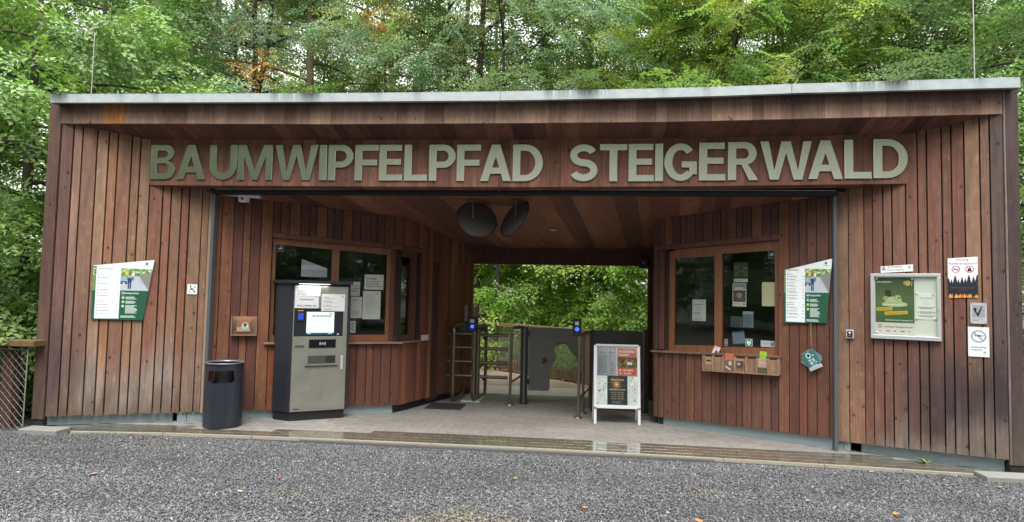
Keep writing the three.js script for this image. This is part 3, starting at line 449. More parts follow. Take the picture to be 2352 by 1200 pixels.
// ---------------------------------------------------------------- flat prints
function plate(name, pts, th, tex, edge, label, cat, pos, turn, group, rough = 0.5) { // outline in metres round pos, printed face towards +z
  const xs = pts.map((p) => p[0]), ys = pts.map((p) => p[1]), x0 = Math.min(...xs), x1 = Math.max(...xs), y0 = Math.min(...ys), y1 = Math.max(...ys);
  const g = new THREE.ExtrudeGeometry(new THREE.Shape(pts.map((p) => new THREE.Vector2(...p))), { depth: th, bevelEnabled: false }), uv = g.attributes.uv, p = g.attributes.position;
  for (let i = 0; i < uv.count; i++) uv.setXY(i, (p.getX(i) - x0) / (x1 - x0), (p.getY(i) - y0) / (y1 - y0));
  const face = std(0xffffff, rough, 0, { map: tex });
  return label ? single(name, g, [face, edge], label, cat, pos, turn, group) : mk(name, g, [face, edge]);
}
const rect = (w, h) => [[0, 0], [w, 0], [w, h], [0, h]];
const wallPlate = (k, s, y, off, pts, th, tex, edge, name, label, cat, group, rough) => plate(name, pts, th, tex, edge, label, cat, onWall(k, s, y, off), WALLS[k].turn, group, rough);

const priceTex = cv(640, 720, (g, w, h) => {
  const r = rng(3); fillR(g, '#e6eceb', 0, 0, w, h); // slanting pale top band
  fillR(g, '#6f8d52', 0, 90, w, 280);
  for (let i = 0; i < 500; i++) { g.fillStyle = ['#5b7d3f', '#86a866', '#a8c48a', '#44652f', '#cfe0b8'][i % 5]; g.beginPath(); g.arc(r() * w, 95 + r() * 90, 6 + 10 * r(), 0, 7); g.fill(); }
  fillR(g, '#b9c3cc', 270, 200, w, 180); g.fillStyle = '#8d8a87'; g.beginPath(); g.moveTo(480, 190); g.lineTo(w, 140); g.lineTo(w, 370); g.lineTo(590, 370); g.fill(); g.fillStyle = '#6e6a66'; for (let i = 0; i < 7; i++) g.fillRect(490 + i * 18, 185 - i * 5, 3, 90 + i * 14);
  g.fillStyle = '#8f9193'; g.beginPath(); g.moveTo(270, 210); g.lineTo(330, 200); g.lineTo(270, 300); g.fill();
  const person = (x, y, s, a, b) => { g.fillStyle = '#c9a27f'; g.beginPath(); g.arc(x, y, 9 * s, 0, 7); g.fill(); g.fillStyle = a; g.fillRect(x - 15 * s, y + 9 * s, 30 * s, 42 * s); g.fillStyle = b; g.fillRect(x - 12 * s, y + 50 * s, 10 * s, 52 * s); g.fillRect(x + 2 * s, y + 50 * s, 10 * s, 52 * s); };
  person(350, 132, 1.15, '#d8c24a', '#6b86a0'); person(420, 150, 1, '#dfe3e6', '#4b5a70'); person(385, 205, 1.45, '#25406e', '#1e3358');
  fillR(g, '#2d3946', 292, 262, 66, 12); for (const x of [300, 350]) { g.beginPath(); g.arc(x, 285, 13, 0, 7); g.fill(); } fillR(g, '#8fb6c6', 296, 215, 52, 46);
  g.fillStyle = '#e6eceb'; g.beginPath(); g.moveTo(0, 92); g.lineTo(w, 118); g.lineTo(w, 0); g.lineTo(0, 0); g.fill();
  fillR(g, '#1d5740', 0, 372, w, h - 372); crest(g, 560, 50, 16, '#3c4a44');
  fillR(g, '#f1f5f7', 34, 98, 254, 604); txt(g, 'EINTRITTSPREISE', 52, 122, 19, '#3b4742'); txt(g, 'Saison', 52, 144, 12, '#7b8680', false);
  let y = 172; for (const [head, n] of [['Einzelkarten', 8], ['Gruppenkarten', 5]]) { txt(g, head, 48, y, 14, '#59645e'); y += 24; for (let i = 0; i < n; i++) { g.fillStyle = '#31423a'; g.beginPath(); g.arc(58, y, 6, 0, 7); g.fill(); lines(g, 74, y - 4, 120, 1, 0, 6, '#7d8883', r); if (i % 2) lines(g, 74, y + 7, 150, 2, 8, 3, '#b3bbb7', r); fillR(g, '#9aa39f', 250, y - 3, 26, 6); y += 29 + (i % 2) * 12; } y += 10; }
  txt(g, 'Öffnungszeiten', 306, 402, 25, '#e8f0ea'); txt(g, 'täglich', 306, 424, 13, '#cfdcd3', false);
  [456, 506, 556].forEach((yy, i) => { g.fillStyle = '#b9d88c'; g.beginPath(); g.arc(326, yy, 15, 0, 7); g.fill(); lines(g, 352, yy - 11, 140, i === 2 ? 9 : 3, 11, 6, '#dbe6df', r); }); lines(g, 306, 668, 180, 2, 13, 8, '#cfdcd3', r);
});
const edgeGreen = std([0.02, 0.07, 0.05], 0.5), edgeWhite = M.white, edgeGrey = std([0.4, 0.4, 0.4], 0.6);
wallPlate('LW', 0.425, 1.209, 0.012, [[0, 0.008], [0.534, 0], [0.627, 0.715], [-0.003, 0.631]], 0.012, priceTex, edgeGreen, 'price_board', 'white and green slanted price board on the left wing wall', 'price board');
wallPlate('RK', 1.568, 1.345, 0.012, [[0, 0], [0.444, 0.019], [0.505, 0.722], [0.010, 0.599]], 0.012, priceTex, edgeGreen, 'price_board', 'white and green slanted price board right of the right kiosk window', 'price board');
wallPlate('LW', 1.428, 1.526, 0.006, rect(0.11, 0.12), 0.005, cv(128, 140, (g, w, h) => { fillR(g, '#eef1f2', 0, 0, w, h); g.strokeStyle = '#c9ced0'; g.lineWidth = 3; g.strokeRect(2, 2, w - 4, h - 4); txt(g, 'WC', 78, 38, 26, '#222'); g.fillStyle = '#161616'; g.beginPath(); g.arc(42, 26, 11, 0, 7); g.fill(); g.strokeStyle = '#161616'; g.lineWidth = 12; g.lineCap = 'round'; g.beginPath(); g.moveTo(44, 44); g.lineTo(50, 76); g.lineTo(80, 78); g.lineTo(94, 110); g.lineTo(108, 106); g.moveTo(48, 58); g.lineTo(72, 60); g.stroke(); g.lineWidth = 7; g.beginPath(); g.arc(52, 96, 27, -2.4, 1.5, true); g.stroke(); }), edgeWhite, 'toilet_sign', 'small white WC wheelchair sign on the left wing wall', 'sign');

// notice case with its contents
{
  const p = onWall('RW', 0.296, 1.222, 0.004), t = thing('notice_case', 'aluminium framed glazed notice case on the right wing wall', 'notice case', p, WALLS.RW.turn), w = 0.618, h = 0.682, f = 0.034;
  mk('back_panel', box(0.01, w - 0.01, 0.01, h - 0.01, 0, 0.014), std([0.72, 0.74, 0.66], 0.8), t);
  for (const [a, b, c, d] of [[0, w, 0, f + 0.008], [0, w, h - f, h], [0, f, f + 0.008, h - f], [w - f, w, f + 0.008, h - f]]) mk('frame', rbox(a, b, c, d, 0, 0.045, 0.005), M.alu, t);
  mk('pane', box(f, w - f, f, h - f, 0.032, 0.035), phys([0.97, 0.98, 0.97], 0.03, { transmission: 1, thickness: 0 }), t);
  mk('lock', new THREE.CylinderGeometry(0.008, 0.008, 0.012, 12).rotateX(Math.PI / 2).translate(w - f / 2, 0.32, 0.05), M.alu, t);
  const poster = cv(384, 576, (g, W, H) => {
    const r = rng(8), gr = g.createLinearGradient(0, 0, 0, 450); gr.addColorStop(0, '#3c4a30'); gr.addColorStop(0.55, '#5a6e45'); gr.addColorStop(1, '#446338'); g.fillStyle = gr; g.fillRect(0, 0, W, H);
    for (let i = 0; i < 26; i++) { g.fillStyle = 'rgba(120,160,90,0.05)'; g.beginPath(); g.ellipse(r() * W, r() * 300, 20 + 50 * r(), 90 * r() + 20, r(), 0, 7); g.fill(); }
    txt(g, 'naturbegeistert', 16, 40, 19, '#e9efe0'); g.fillStyle = '#dfc43d'; g.beginPath(); g.arc(322, 52, 26, 0, 7); g.fill(); txt(g, 'f', 280, 52, 46, '#e8e6da', false); txt(g, 'ö', 322, 50, 36, '#4d6a2c', true, 'center'); txt(g, 'j', 356, 52, 46, '#e8e6da', false);
    g.fillStyle = '#2c2a22'; g.beginPath(); g.moveTo(92, 190); g.lineTo(98, 130); g.quadraticCurveTo(128, 90, 154, 132); g.lineTo(160, 190); g.fill(); fillR(g, '#6b6a58', 102, 116, 48, 8);
    g.fillStyle = '#b8c49a'; g.beginPath(); g.ellipse(190, 268, 128, 28, 0, 0, 7); g.fill(); g.beginPath(); g.ellipse(180, 232, 84, 40, 0, 0, 7); g.fill(); g.fillStyle = '#9cae76'; g.beginPath(); g.arc(100, 208, 24, 0, 7); g.arc(222, 204, 32, 0, 7); g.fill(); g.fillStyle = '#d5cf8e'; g.beginPath(); g.arc(226, 204, 20, 0, 7); g.arc(96, 208, 14, 0, 7); g.fill(); g.fillStyle = '#1b1d14'; g.beginPath(); g.ellipse(230, 204, 13, 9, 0, 0, 7); g.ellipse(94, 206, 7, 9, 0, 0, 7); g.fill();
    g.strokeStyle = '#e6ecd6'; g.lineWidth = 5; g.beginPath(); g.moveTo(70, 282); g.quadraticCurveTo(190, 262, 310, 284); g.stroke(); g.strokeStyle = '#7d8e5c'; g.lineWidth = 3; g.beginPath(); g.moveTo(120, 250); g.quadraticCurveTo(190, 262, 270, 244); g.stroke();
    g.fillStyle = '#d6b53e'; g.save(); g.translate(8, 306); g.rotate(-0.05); g.fillRect(0, 0, 160, 34); txt(g, 'NACH DRAUSSEN', 8, 18, 17, '#7d6412'); g.restore(); g.fillStyle = '#d6b53e'; g.save(); g.translate(90, 348); g.rotate(-0.07); g.fillRect(0, 0, 228, 34); txt(g, 'in Bewegung fürs Klima', 8, 18, 18, '#7d6412'); g.restore();
    txt(g, 'Bewirb dich unter foej-bayern.de', 368, 432, 17, '#e9efe0', true, 'right'); fillR(g, '#dcd9cf', 0, 458, W, H - 458); fillR(g, '#cfa2a0', 20, 474, 42, 42); txt(g, 'Freiwilliges Ökologisches Jahr', 80, 500, 20, '#45443f'); for (let i = 0; i < 5; i++) fillR(g, ['#8a8880', '#6d6b66', '#4b4a46', '#55534e', '#8b8880'][i], 34 + i * 72, 540, 20 + (i % 2) * 18, 10);
  });
  const a = plate('poster', rect(0.345, 0.585), 0.002, poster, M.paper); a.position.set(0.045, 0.052, 0.016); t.add(a);
  const notice = cv(256, 384, (g, W, H) => { fillR(g, '#e9ece2', 0, 0, W, H); crest(g, 218, 30, 10); txt(g, 'Online-Ticketshop', W / 2, 74, 20, '#333', true, 'center'); fillR(g, '#e2e4da', 84, 96, 88, 88); for (let i = 0; i < 2; i++) fillR(g, '#666', 20 + i * 30, 206 + i * 18, 216 - i * 60, 9); for (let i = 0; i < 3; i++) fillR(g, '#5c5c58', 50, 268 + i * 13, 156, 6); fillR(g, '#444', 18, 274, 20, 14); fillR(g, '#444', 218, 274, 20, 14); for (let i = 0; i < 2; i++) fillR(g, '#63635e', 20 + i * 22, 326 + i * 16, 216 - i * 44, 7); });
  const b = plate('notice', rect(0.172, 0.270), 0.002, notice, M.paper); b.position.set(0.405, 0.215, 0.016); t.add(b);
  for (const [x, y] of [[0.055, 0.63], [0.375, 0.63], [0.055, 0.066], [0.413, 0.478], [0.410, 0.222], [0.568, 0.222]]) mk('magnet', new THREE.SphereGeometry(0.013, 12, 8).scale(1, 1, 0.55).translate(x, y, 0.020), std([0.72, 0.72, 0.66], 0.35), t);
}
wallPlate('RW', 0.390, 1.913, 0.010, [[0, 0], [0.289, 0.016], [0.289, 0.088], [0, 0.068]], 0.005, cv(420, 112, (g, w, h) => { fillR(g, '#e6e8e8', 0, 0, w, h); g.fillStyle = '#6d8483'; g.beginPath(); g.arc(40, 60, 25, 0, 7); g.fill(); g.strokeStyle = '#dfe6e4'; g.lineWidth = 3; g.beginPath(); g.arc(40, 60, 15, 0, 7); g.stroke(); g.save(); g.rotate(-0.02); txt(g, 'am Automat', 90, 36, 34, '#4d5256', false); txt(g, 'beim Ausgang', 84, 76, 34, '#4d5256', false); g.restore(); crest(g, 372, 32, 12); }), edgeGrey, 'direction_sign', 'narrow white sign reading am Automat beim Ausgang above the notice case', 'sign');
wallPlate('RW', 0.975, 1.660, 0.006, [[0, 0], [0.240, 0.010], [0.243, 0.412], [-0.002, 0.398]], 0.003, cv(360, 590, (g, w, h) => {
  const r = rng(4); fillR(g, '#eceef2', 0, 0, w, h); txt(g, 'Achtung,', w / 2, 42, 40, '#1f2226', false, 'center'); txt(g, 'Waldbrandgefahr!', w / 2, 96, 42, '#1f2226', false, 'center', w - 8);
  for (const x of [98, 262]) { g.strokeStyle = '#b0285a'; g.lineWidth = 9; g.beginPath(); g.arc(x, 178, 46, 0, 7); g.stroke(); if (x < 150) { g.fillStyle = '#2a2a2e'; g.fillRect(64, 176, 68, 11); g.strokeStyle = '#2a2a2e'; g.lineWidth = 4; g.beginPath(); g.moveTo(126, 168); g.quadraticCurveTo(116, 156, 130, 148); g.stroke(); } else { g.fillStyle = '#1e1a1c'; g.beginPath(); g.moveTo(240, 210); g.quadraticCurveTo(232, 180, 250, 168); g.quadraticCurveTo(256, 186, 262, 140); g.quadraticCurveTo(284, 170, 286, 210); g.fill(); } g.strokeStyle = '#b0285a'; g.lineWidth = 8; g.beginPath(); g.moveTo(x - 32, 146); g.lineTo(x + 32, 210); g.stroke(); }
  g.fillStyle = '#1a2430'; g.fillRect(0, 380, w, 210); for (const [x, y, s] of [[10, 300, 36], [44, 320, 30], [88, 262, 52], [128, 316, 34], [170, 284, 46], [210, 304, 34], [252, 254, 54], [306, 278, 44], [350, 250, 46]]) for (let k = 0; k < 6; k++) { g.beginPath(); g.moveTo(x, y + k * s * 0.36); g.lineTo(x - s * (0.25 + k * 0.12), y + s * 0.7 + k * s * 0.42); g.lineTo(x + s * (0.25 + k * 0.12), y + s * 0.7 + k * s * 0.42); g.fill(); }
  txt(g, 'Helfen Sie mit Brände zu', w / 2, 440, 24, '#a02334', true, 'center'); txt(g, 'vermeiden!', w / 2, 470, 22, '#a02334', true, 'center');
  for (let i = 0; i < 46; i++) { const x = r() * w, hh = 20 + 50 * r(); g.fillStyle = ['#e0862c', '#d9a047', '#c9702a', '#e6b45a'][i % 4]; g.beginPath(); g.moveTo(x - 12, h); g.quadraticCurveTo(x - 10, h - hh * 0.6, x + 6 * (r() - 0.5), h - hh); g.quadraticCurveTo(x + 10, h - hh * 0.5, x + 12, h); g.fill(); }
}), edgeWhite, 'fire_warning_sign', 'white forest fire warning sign with dark firs and orange flames', 'sign');
{
  const o = wallPlate('RW', 1.151, 1.412, 0.010, rect(0.131, 0.205), 0.006, cv(200, 310, (g, w, h) => { fillR(g, '#b9babf', 0, 0, w, h); fillR(g, '#9a9ba3', 24, 36, 152, 180); g.fillStyle = '#17181b'; g.beginPath(); g.arc(58, 96, 20, 0, 7); g.fill(); g.strokeStyle = '#17181b'; g.lineWidth = 20; g.lineCap = 'round'; g.beginPath(); g.moveTo(58, 120); g.lineTo(92, 184); g.lineTo(134, 70); g.stroke(); g.strokeStyle = '#a4492f'; g.lineWidth = 14; g.beginPath(); g.moveTo(126, 92); g.lineTo(138, 52); g.stroke(); txt(g, 'Raucherecke', 28, 238, 20, '#55565a'); fillR(g, '#77787d', 28, 256, 70, 9); }), M.alu, 'smoking_sign', 'small grey metal sign with black cigarette tick mark, screwed at its corners', 'sign', undefined, 0.35);
  for (const [x, y] of [[0.008, 0.008], [0.123, 0.008], [0.008, 0.197], [0.123, 0.197]]) mk('screw', new THREE.CylinderGeometry(0.004, 0.004, 0.004, 8).rotateX(Math.PI / 2).translate(x, y, 0.008), M.black, o);
}
wallPlate('RW', 1.129, 1.090, 0.006, rect(0.168, 0.290), 0.003, cv(240, 414, (g, w, h) => { fillR(g, '#e6e8ea', 0, 0, w, h); g.strokeStyle = '#85868a'; g.lineWidth = 15; g.beginPath(); g.arc(120, 132, 78, 0, 7); g.stroke(); g.fillStyle = '#2c2d30'; g.fillRect(70, 120, 100, 9); g.beginPath(); g.ellipse(120, 122, 26, 13, 0, 0, 7); g.fill(); g.fillRect(64, 110, 22, 5); g.fillRect(154, 110, 22, 5); g.strokeStyle = '#9a9b9f'; g.lineWidth = 5; g.beginPath(); g.arc(120, 178, 26, 0.2, 2.9); g.stroke(); g.strokeStyle = '#85868a'; g.lineWidth = 15; g.beginPath(); g.moveTo(66, 78); g.lineTo(174, 186); g.stroke(); txt(g, 'Drohnenflug', 34, 282, 29, '#333', true, 'left', 170); txt(g, 'verboten', 34, 318, 29, '#333'); crest(g, 186, 350, 11); }), edgeWhite, 'drone_ban_sign', 'white sign reading Drohnenflug verboten with a crossed out drone', 'sign');
{ // bell box
  const t = thing('doorbell_box', 'small grey doorbell box left of the notice case', 'doorbell', onWall('RW', 0.061, 1.208, 0.002), WALLS.RW.turn);
  mk('housing', rbox(0, 0.074, 0, 0.092, 0, 0.035, 0.006), std([0.5, 0.51, 0.52], 0.5), t); mk('face', rbox(0.012, 0.064, 0.012, 0.082, 0.035, 0.039, 0.002), M.black, t);
  mk('button', new THREE.CylinderGeometry(0.011, 0.011, 0.006, 16).rotateX(Math.PI / 2).translate(0.038, 0.062, 0.041), std([0.75, 0.75, 0.75], 0.4), t); mk('button', new THREE.CylinderGeometry(0.009, 0.009, 0.005, 16).rotateX(Math.PI / 2).translate(0.038, 0.032, 0.041), std([0.2, 0.2, 0.22], 0.4), t);
}
// ---------------------------------------------------------------- papers on the windows
const winPaper = (k, s0, s1, y0, y1, tex, name, label, off = -0.0915, tilt = 0) => { const o = wallPlate(k, s0, y0, off, rect(s1 - s0, y1 - y0), 0.0015, tex, M.paper, name, label, 'notice', undefined, 0.7); o.rotation.z = tilt; return o; };
const sheet = (w, h, bg, f) => cv(w, h, (g, W, H) => { fillR(g, bg, 0, 0, W, H); f(g, W, H, rng(w + h)); });
winPaper('LK', 1.790, 2.041, 1.630, 1.830, sheet(256, 210, '#b9b8ac', (g, W, H, r) => { txt(g, 'Achtung,', 22, 56, 34, '#222'); ['die Kasse bitte', 'bis zum Einlass', 'freihalten. Danke!'].forEach((s, i) => txt(g, s, 22, 100 + i * 32, 25, '#2c2c2c')); crest(g, 222, 28, 8); }), 'window_notice', 'cream notice headed Achtung, topmost on the left kiosk window');
winPaper('LK', 1.775, 2.010, 1.235, 1.612, sheet(240, 384, '#b4b8ae', (g, W, H, r) => { crest(g, 196, 26, 9); lines(g, 40, 60, 150, 9, 30, 5, '#8d928a', r); lines(g, 40, 72, 90, 9, 30, 4, '#a4a89f', r); }), 'window_notice', 'pale green sheet of fine print below the Achtung notice');
winPaper('LK', 1.616, 1.735, 1.540, 1.728, sheet(140, 220, '#aaa9a4', (g, W, H, r) => { txt(g, '1 Kind', 14, 60, 30, '#222'); txt(g, '1 Gruppe', 14, 100, 26, '#222'); txt(g, 'Familie', 14, 140, 26, '#222'); crest(g, 100, 190, 9); }), 'window_notice', 'narrow grey notice with bold lines beside the ticket machine top');
winPaper('LK', 1.622, 1.768, 1.250, 1.530, sheet(150, 288, '#b3b3ac', (g, W, H, r) => { lines(g, 20, 30, 110, 2, 16, 6, '#666', r); lines(g, 20, 190, 110, 5, 15, 5, '#777', r); }), 'window_notice', 'grey information sheet partly hidden by the ticket machine');
winPaper('LK', 1.625, 1.695, 1.055, 1.210, sheet(80, 180, '#a9abb0', (g, W, H, r) => { lines(g, 12, 20, 56, 9, 16, 8, '#565a60', r); }), 'window_notice', 'small narrow slip low on the left kiosk window');
wallPlate('LK', 0.986, 1.780, -0.0915, [[0, 0], [0.322, -0.004], [0.320, 0.112], [0, 0.226]], 0.003, sheet(256, 180, '#8e9296', (g, W, H) => { fillR(g, '#a5a9ad', 0, 60, W, 50); fillR(g, '#7d8186', 0, 108, W, 6); }), M.paper, 'window_shape', 'pale slanted shape at the glass above the ticket machine', 'board');  // pale slanted quad just in front of the pane
const camTex = cv(128, 128, (g, w, h) => { fillR(g, '#20262a', 0, 0, w, h); g.strokeStyle = '#8d979b'; g.lineWidth = 5; g.strokeRect(3, 3, w - 6, h - 6); g.fillStyle = '#aeb6b9'; g.save(); g.translate(64, 66); g.rotate(-0.2); g.fillRect(-34, -14, 58, 28); g.fillRect(24, -8, 14, 16); g.restore(); g.fillRect(58, 24, 10, 36); g.fillRect(50, 18, 50, 8); });
wallPlate('LK', 0.682, 2.088, -0.0935, rect(0.085, 0.088), 0.001, camTex, M.black, 'camera_sticker', 'dark video surveillance sticker on the left kiosk window corner', 'sticker');
wallPlate('RK', 1.372, 2.088, -0.0935, rect(0.082, 0.090), 0.001, camTex, M.black, 'camera_sticker', 'dark video surveillance sticker on the right kiosk window corner', 'sticker');
winPaper('RK', 0.460, 0.632, 1.325, 1.590, sheet(172, 264, '#a6aaa4', (g, W, H, r) => { crest(g, 138, 24, 7); txt(g, 'Online-Tickets', 22, 62, 17, '#333'); fillR(g, '#9da19b', 52, 80, 60, 66); lines(g, 18, 160, 130, 2, 14, 5, '#555', r); lines(g, 36, 204, 100, 1, 14, 6, '#555', r); lines(g, 18, 232, 130, 2, 13, 5, '#666', r); }), 'window_notice', 'lone pale sheet in the left pane of the right kiosk window');
winPaper('RK', 0.975, 1.140, 1.866, 2.046, sheet(168, 180, '#28341f', (g, W, H, r) => { for (let i = 0; i < 60; i++) { g.fillStyle = ['#33442a', '#4b5a3a', '#55604a', '#222c1b'][i % 4]; g.beginPath(); g.ellipse(r() * W, 40 + r() * 120, 16 * r() + 5, 8 * r() + 4, 0, 0, 7); g.fill(); } }), 'window_poster', 'dark green picture poster at the top of the right kiosk window');
winPaper('RK', 0.975, 1.139, 1.808, 1.850, sheet(164, 44, '#a3a99b', (g, W, H, r) => { g.fillStyle = '#777e72'; g.beginPath(); g.arc(20, 22, 10, 0, 7); g.fill(); lines(g, 40, 16, 100, 1, 0, 10, '#81887b', r); }), 'window_strip', 'narrow pale strip under the dark green window poster');
winPaper('RK', 0.960, 1.122, 1.518, 1.794, sheet(164, 280, '#a3a79a', (g, W, H, r) => { fillR(g, '#5d7676', 6, 8, W - 12, 62); fillR(g, '#c6d0cd', 30, 52, 100, 8); fillR(g, '#302f24', 8, 84, W - 16, 140); for (let i = 0; i < 70; i++) { g.fillStyle = ['#4d4a3a', '#3e3c2e', '#5d5845'][i % 3]; g.beginPath(); g.arc(14 + r() * (W - 28), 90 + r() * 128, 8 * r() + 3, 0, 7); g.fill(); } g.fillStyle = '#7d745c'; g.beginPath(); g.arc(82, 146, 34, 0, 7); g.fill(); lines(g, 16, 246, 60, 1, 1, 8, '#6d7068', r); fillR(g, '#2f5b3c', 128, 240, 16, 22); }), 'window_poster', 'blue topped poster with a round brown animal photo on the window');
winPaper('RK', 1.302, 1.452, 1.530, 1.810, sheet(150, 280, '#a9a784', (g, W, H, r) => lines(g, 18, 60, 110, 12, 16, 4, '#979674', r)), 'window_notice', 'yellowish sheet at the right edge of the right kiosk window');
winPaper('RK', 0.925, 1.062, 1.266, 1.396, sheet(140, 130, '#5f646c', (g, W, H, r) => lines(g, 14, 24, 110, 6, 17, 5, '#4b5058', r)), 'window_notice', 'dim grey sheet lying behind glass, lower left of the bright one', -0.13);
winPaper('RK', 1.070, 1.195, 1.268, 1.460, sheet(126, 192, '#8d939c', (g, W, H, r) => { fillR(g, '#c6ccd4', 0, 0, W, 30); lines(g, 14, 50, 100, 9, 15, 5, '#70767f', r); }), 'window_notice', 'grey sheet with a bright top edge in the right kiosk window', -0.13);
winPaper('RK', 0.955, 1.100, 1.064, 1.216, sheet(150, 150, '#9aa3b6', (g, W, H, r) => { fillR(g, '#4a4f5a', 0, 0, W, 10); fillR(g, '#6d7485', 0, 10, W, 14); }), 'window_form', 'bluish tilted form standing above the green heart sticker', -0.13, 0.10);
winPaper('RK', 1.110, 1.194, 1.050, 1.138, cv(128, 128, (g, w, h) => { fillR(g, '#1e7d4a', 0, 0, w, h); g.strokeStyle = '#d9e6dd'; g.lineWidth = 5; g.strokeRect(4, 4, w - 8, h - 8); txt(g, 'AED', 18, 22, 24, '#e4eee7'); fillR(g, '#e4eee7', 96, 12, 8, 24); fillR(g, '#e4eee7', 88, 20, 24, 8); g.fillStyle = '#e4eee7'; g.beginPath(); g.moveTo(64, 114); g.bezierCurveTo(4, 70, 22, 36, 48, 38); g.quadraticCurveTo(60, 40, 64, 52); g.quadraticCurveTo(68, 40, 80, 38); g.bezierCurveTo(106, 36, 124, 70, 64, 114); g.fill(); g.fillStyle = '#1e7d4a'; g.beginPath(); g.moveTo(72, 50); g.lineTo(52, 78); g.lineTo(64, 78); g.lineTo(58, 100); g.lineTo(78, 70); g.lineTo(66, 70); g.fill(); }), 'defibrillator_sticker', 'small green white heart sticker at the foot of the window', -0.0935);
winPaper('RK', 0.861, 0.902, 1.036, 1.120, sheet(44, 88, '#83898a', (g, W, H) => { fillR(g, '#3d4244', 14, 14, 14, 26); fillR(g, '#22282b', 10, 58, 24, 16); }), 'window_sticker', 'tiny grey sticker in the lower left corner of the right pane', -0.0935);
winPaper('RK', 1.288, 1.450, 1.056, 1.128, cv(256, 114, (g, w, h) => { fillR(g, '#b3b6b8', 0, 0, w, h); fillR(g, '#9a9ea2', 166, 8, 84, 98); g.strokeStyle = '#22252a'; g.lineWidth = 13; g.beginPath(); g.moveTo(182, 34); g.lineTo(204, 84); g.lineTo(232, 26); g.stroke(); txt(g, 'Raucherecke', 20, 46, 19, '#4b4f54'); fillR(g, '#82868a', 20, 64, 70, 7); }), 'smoking_sticker', 'wide white sticker with black tick at the window corner', -0.0935);
{ const t = single('leaning_card', new THREE.BoxGeometry(0.075, 0.10, 0.002), [M.paper, M.paper, M.paper, M.paper, std(0xffffff, 0.6, 0, { map: cv(96, 128, (g, w, h) => { fillR(g, '#cdbfc4', 0, 0, w, h); fillR(g, '#6a3440', 40, 60, 26, 50); fillR(g, '#2e3a52', 66, 70, 20, 30); txt(g, 'Info', 10, 24, 24, '#7a5560'); }) }), M.paper], 'pinkish card leaning on the sill of the right kiosk window', 'card', onWall('RK', 0.80, 0.972, 0.02), WALLS.RK.turn); t.rotation.set(-0.3, WALLS.RK.turn, -0.3, 'YXZ'); t.position.y = 0.982; }

// ---------------------------------------------------------------- brochure holders
const leaflets = [];
function leaflet(name, label, w, h, draw, pos, turn, tilt = -0.08, roll = 0) { const t = single(name, new THREE.BoxGeometry(w, h, 0.004).translate(0, h / 2, 0), [M.paper, M.paper, M.paper, M.paper, std(0xffffff, 0.45, 0, { map: cv(128, Math.round(128 * h / w), draw) }), M.paper], label, 'leaflet', pos); t.rotation.set(tilt, turn, roll, 'YXZ'); return t; }
{
  const tn = WALLS.LK.turn, t = thing('leaflet_holder', 'small wooden leaflet holder on the wall above the bin', 'leaflet holder', onWall('LK', 0.195, 1.028, 0), tn), w = 0.295, h = 0.235;
  mk('back', tint(rbox(0, w, 0.01, h, 0, 0.012, 0.002), wc('#a58670')), M.wood, t); mk('tray', tint(rbox(0, w, 0, 0.014, 0, 0.075, 0.002), wc('#9a7a62')), M.wood, t);
  for (const x of [0, w - 0.012]) mk('side', tint(rbox(x, x + 0.012, 0.014, h, 0.012, 0.07, 0.002), wc('#9d7d66')), M.wood, t);
  mk('acrylic_front', box(0.012, w - 0.012, 0.02, 0.20, 0.066, 0.069), phys([0.9, 0.93, 0.93], 0.04, { transmission: 1, thickness: 0 }), t);
  leaflet('leaflet', 'leaflet with a round green tree badge in the left holder', 0.15, 0.195, (g, w, h) => { fillR(g, '#b9745a', 0, 0, w, h); fillR(g, '#d9b7a2', 0, h * 0.55, w, h * 0.3); fillR(g, '#7a4638', 0, h * 0.82, w, h * 0.2); g.fillStyle = '#eef0e6'; g.beginPath(); g.arc(80, 76, 34, 0, 7); g.fill(); g.fillStyle = '#3f7d3c'; g.beginPath(); g.arc(80, 66, 18, 0, 7); g.fill(); fillR(g, '#5a4632', 76, 76, 8, 24); }, onWall('LK', 0.335, 1.045, 0.045), tn, -0.05);
}
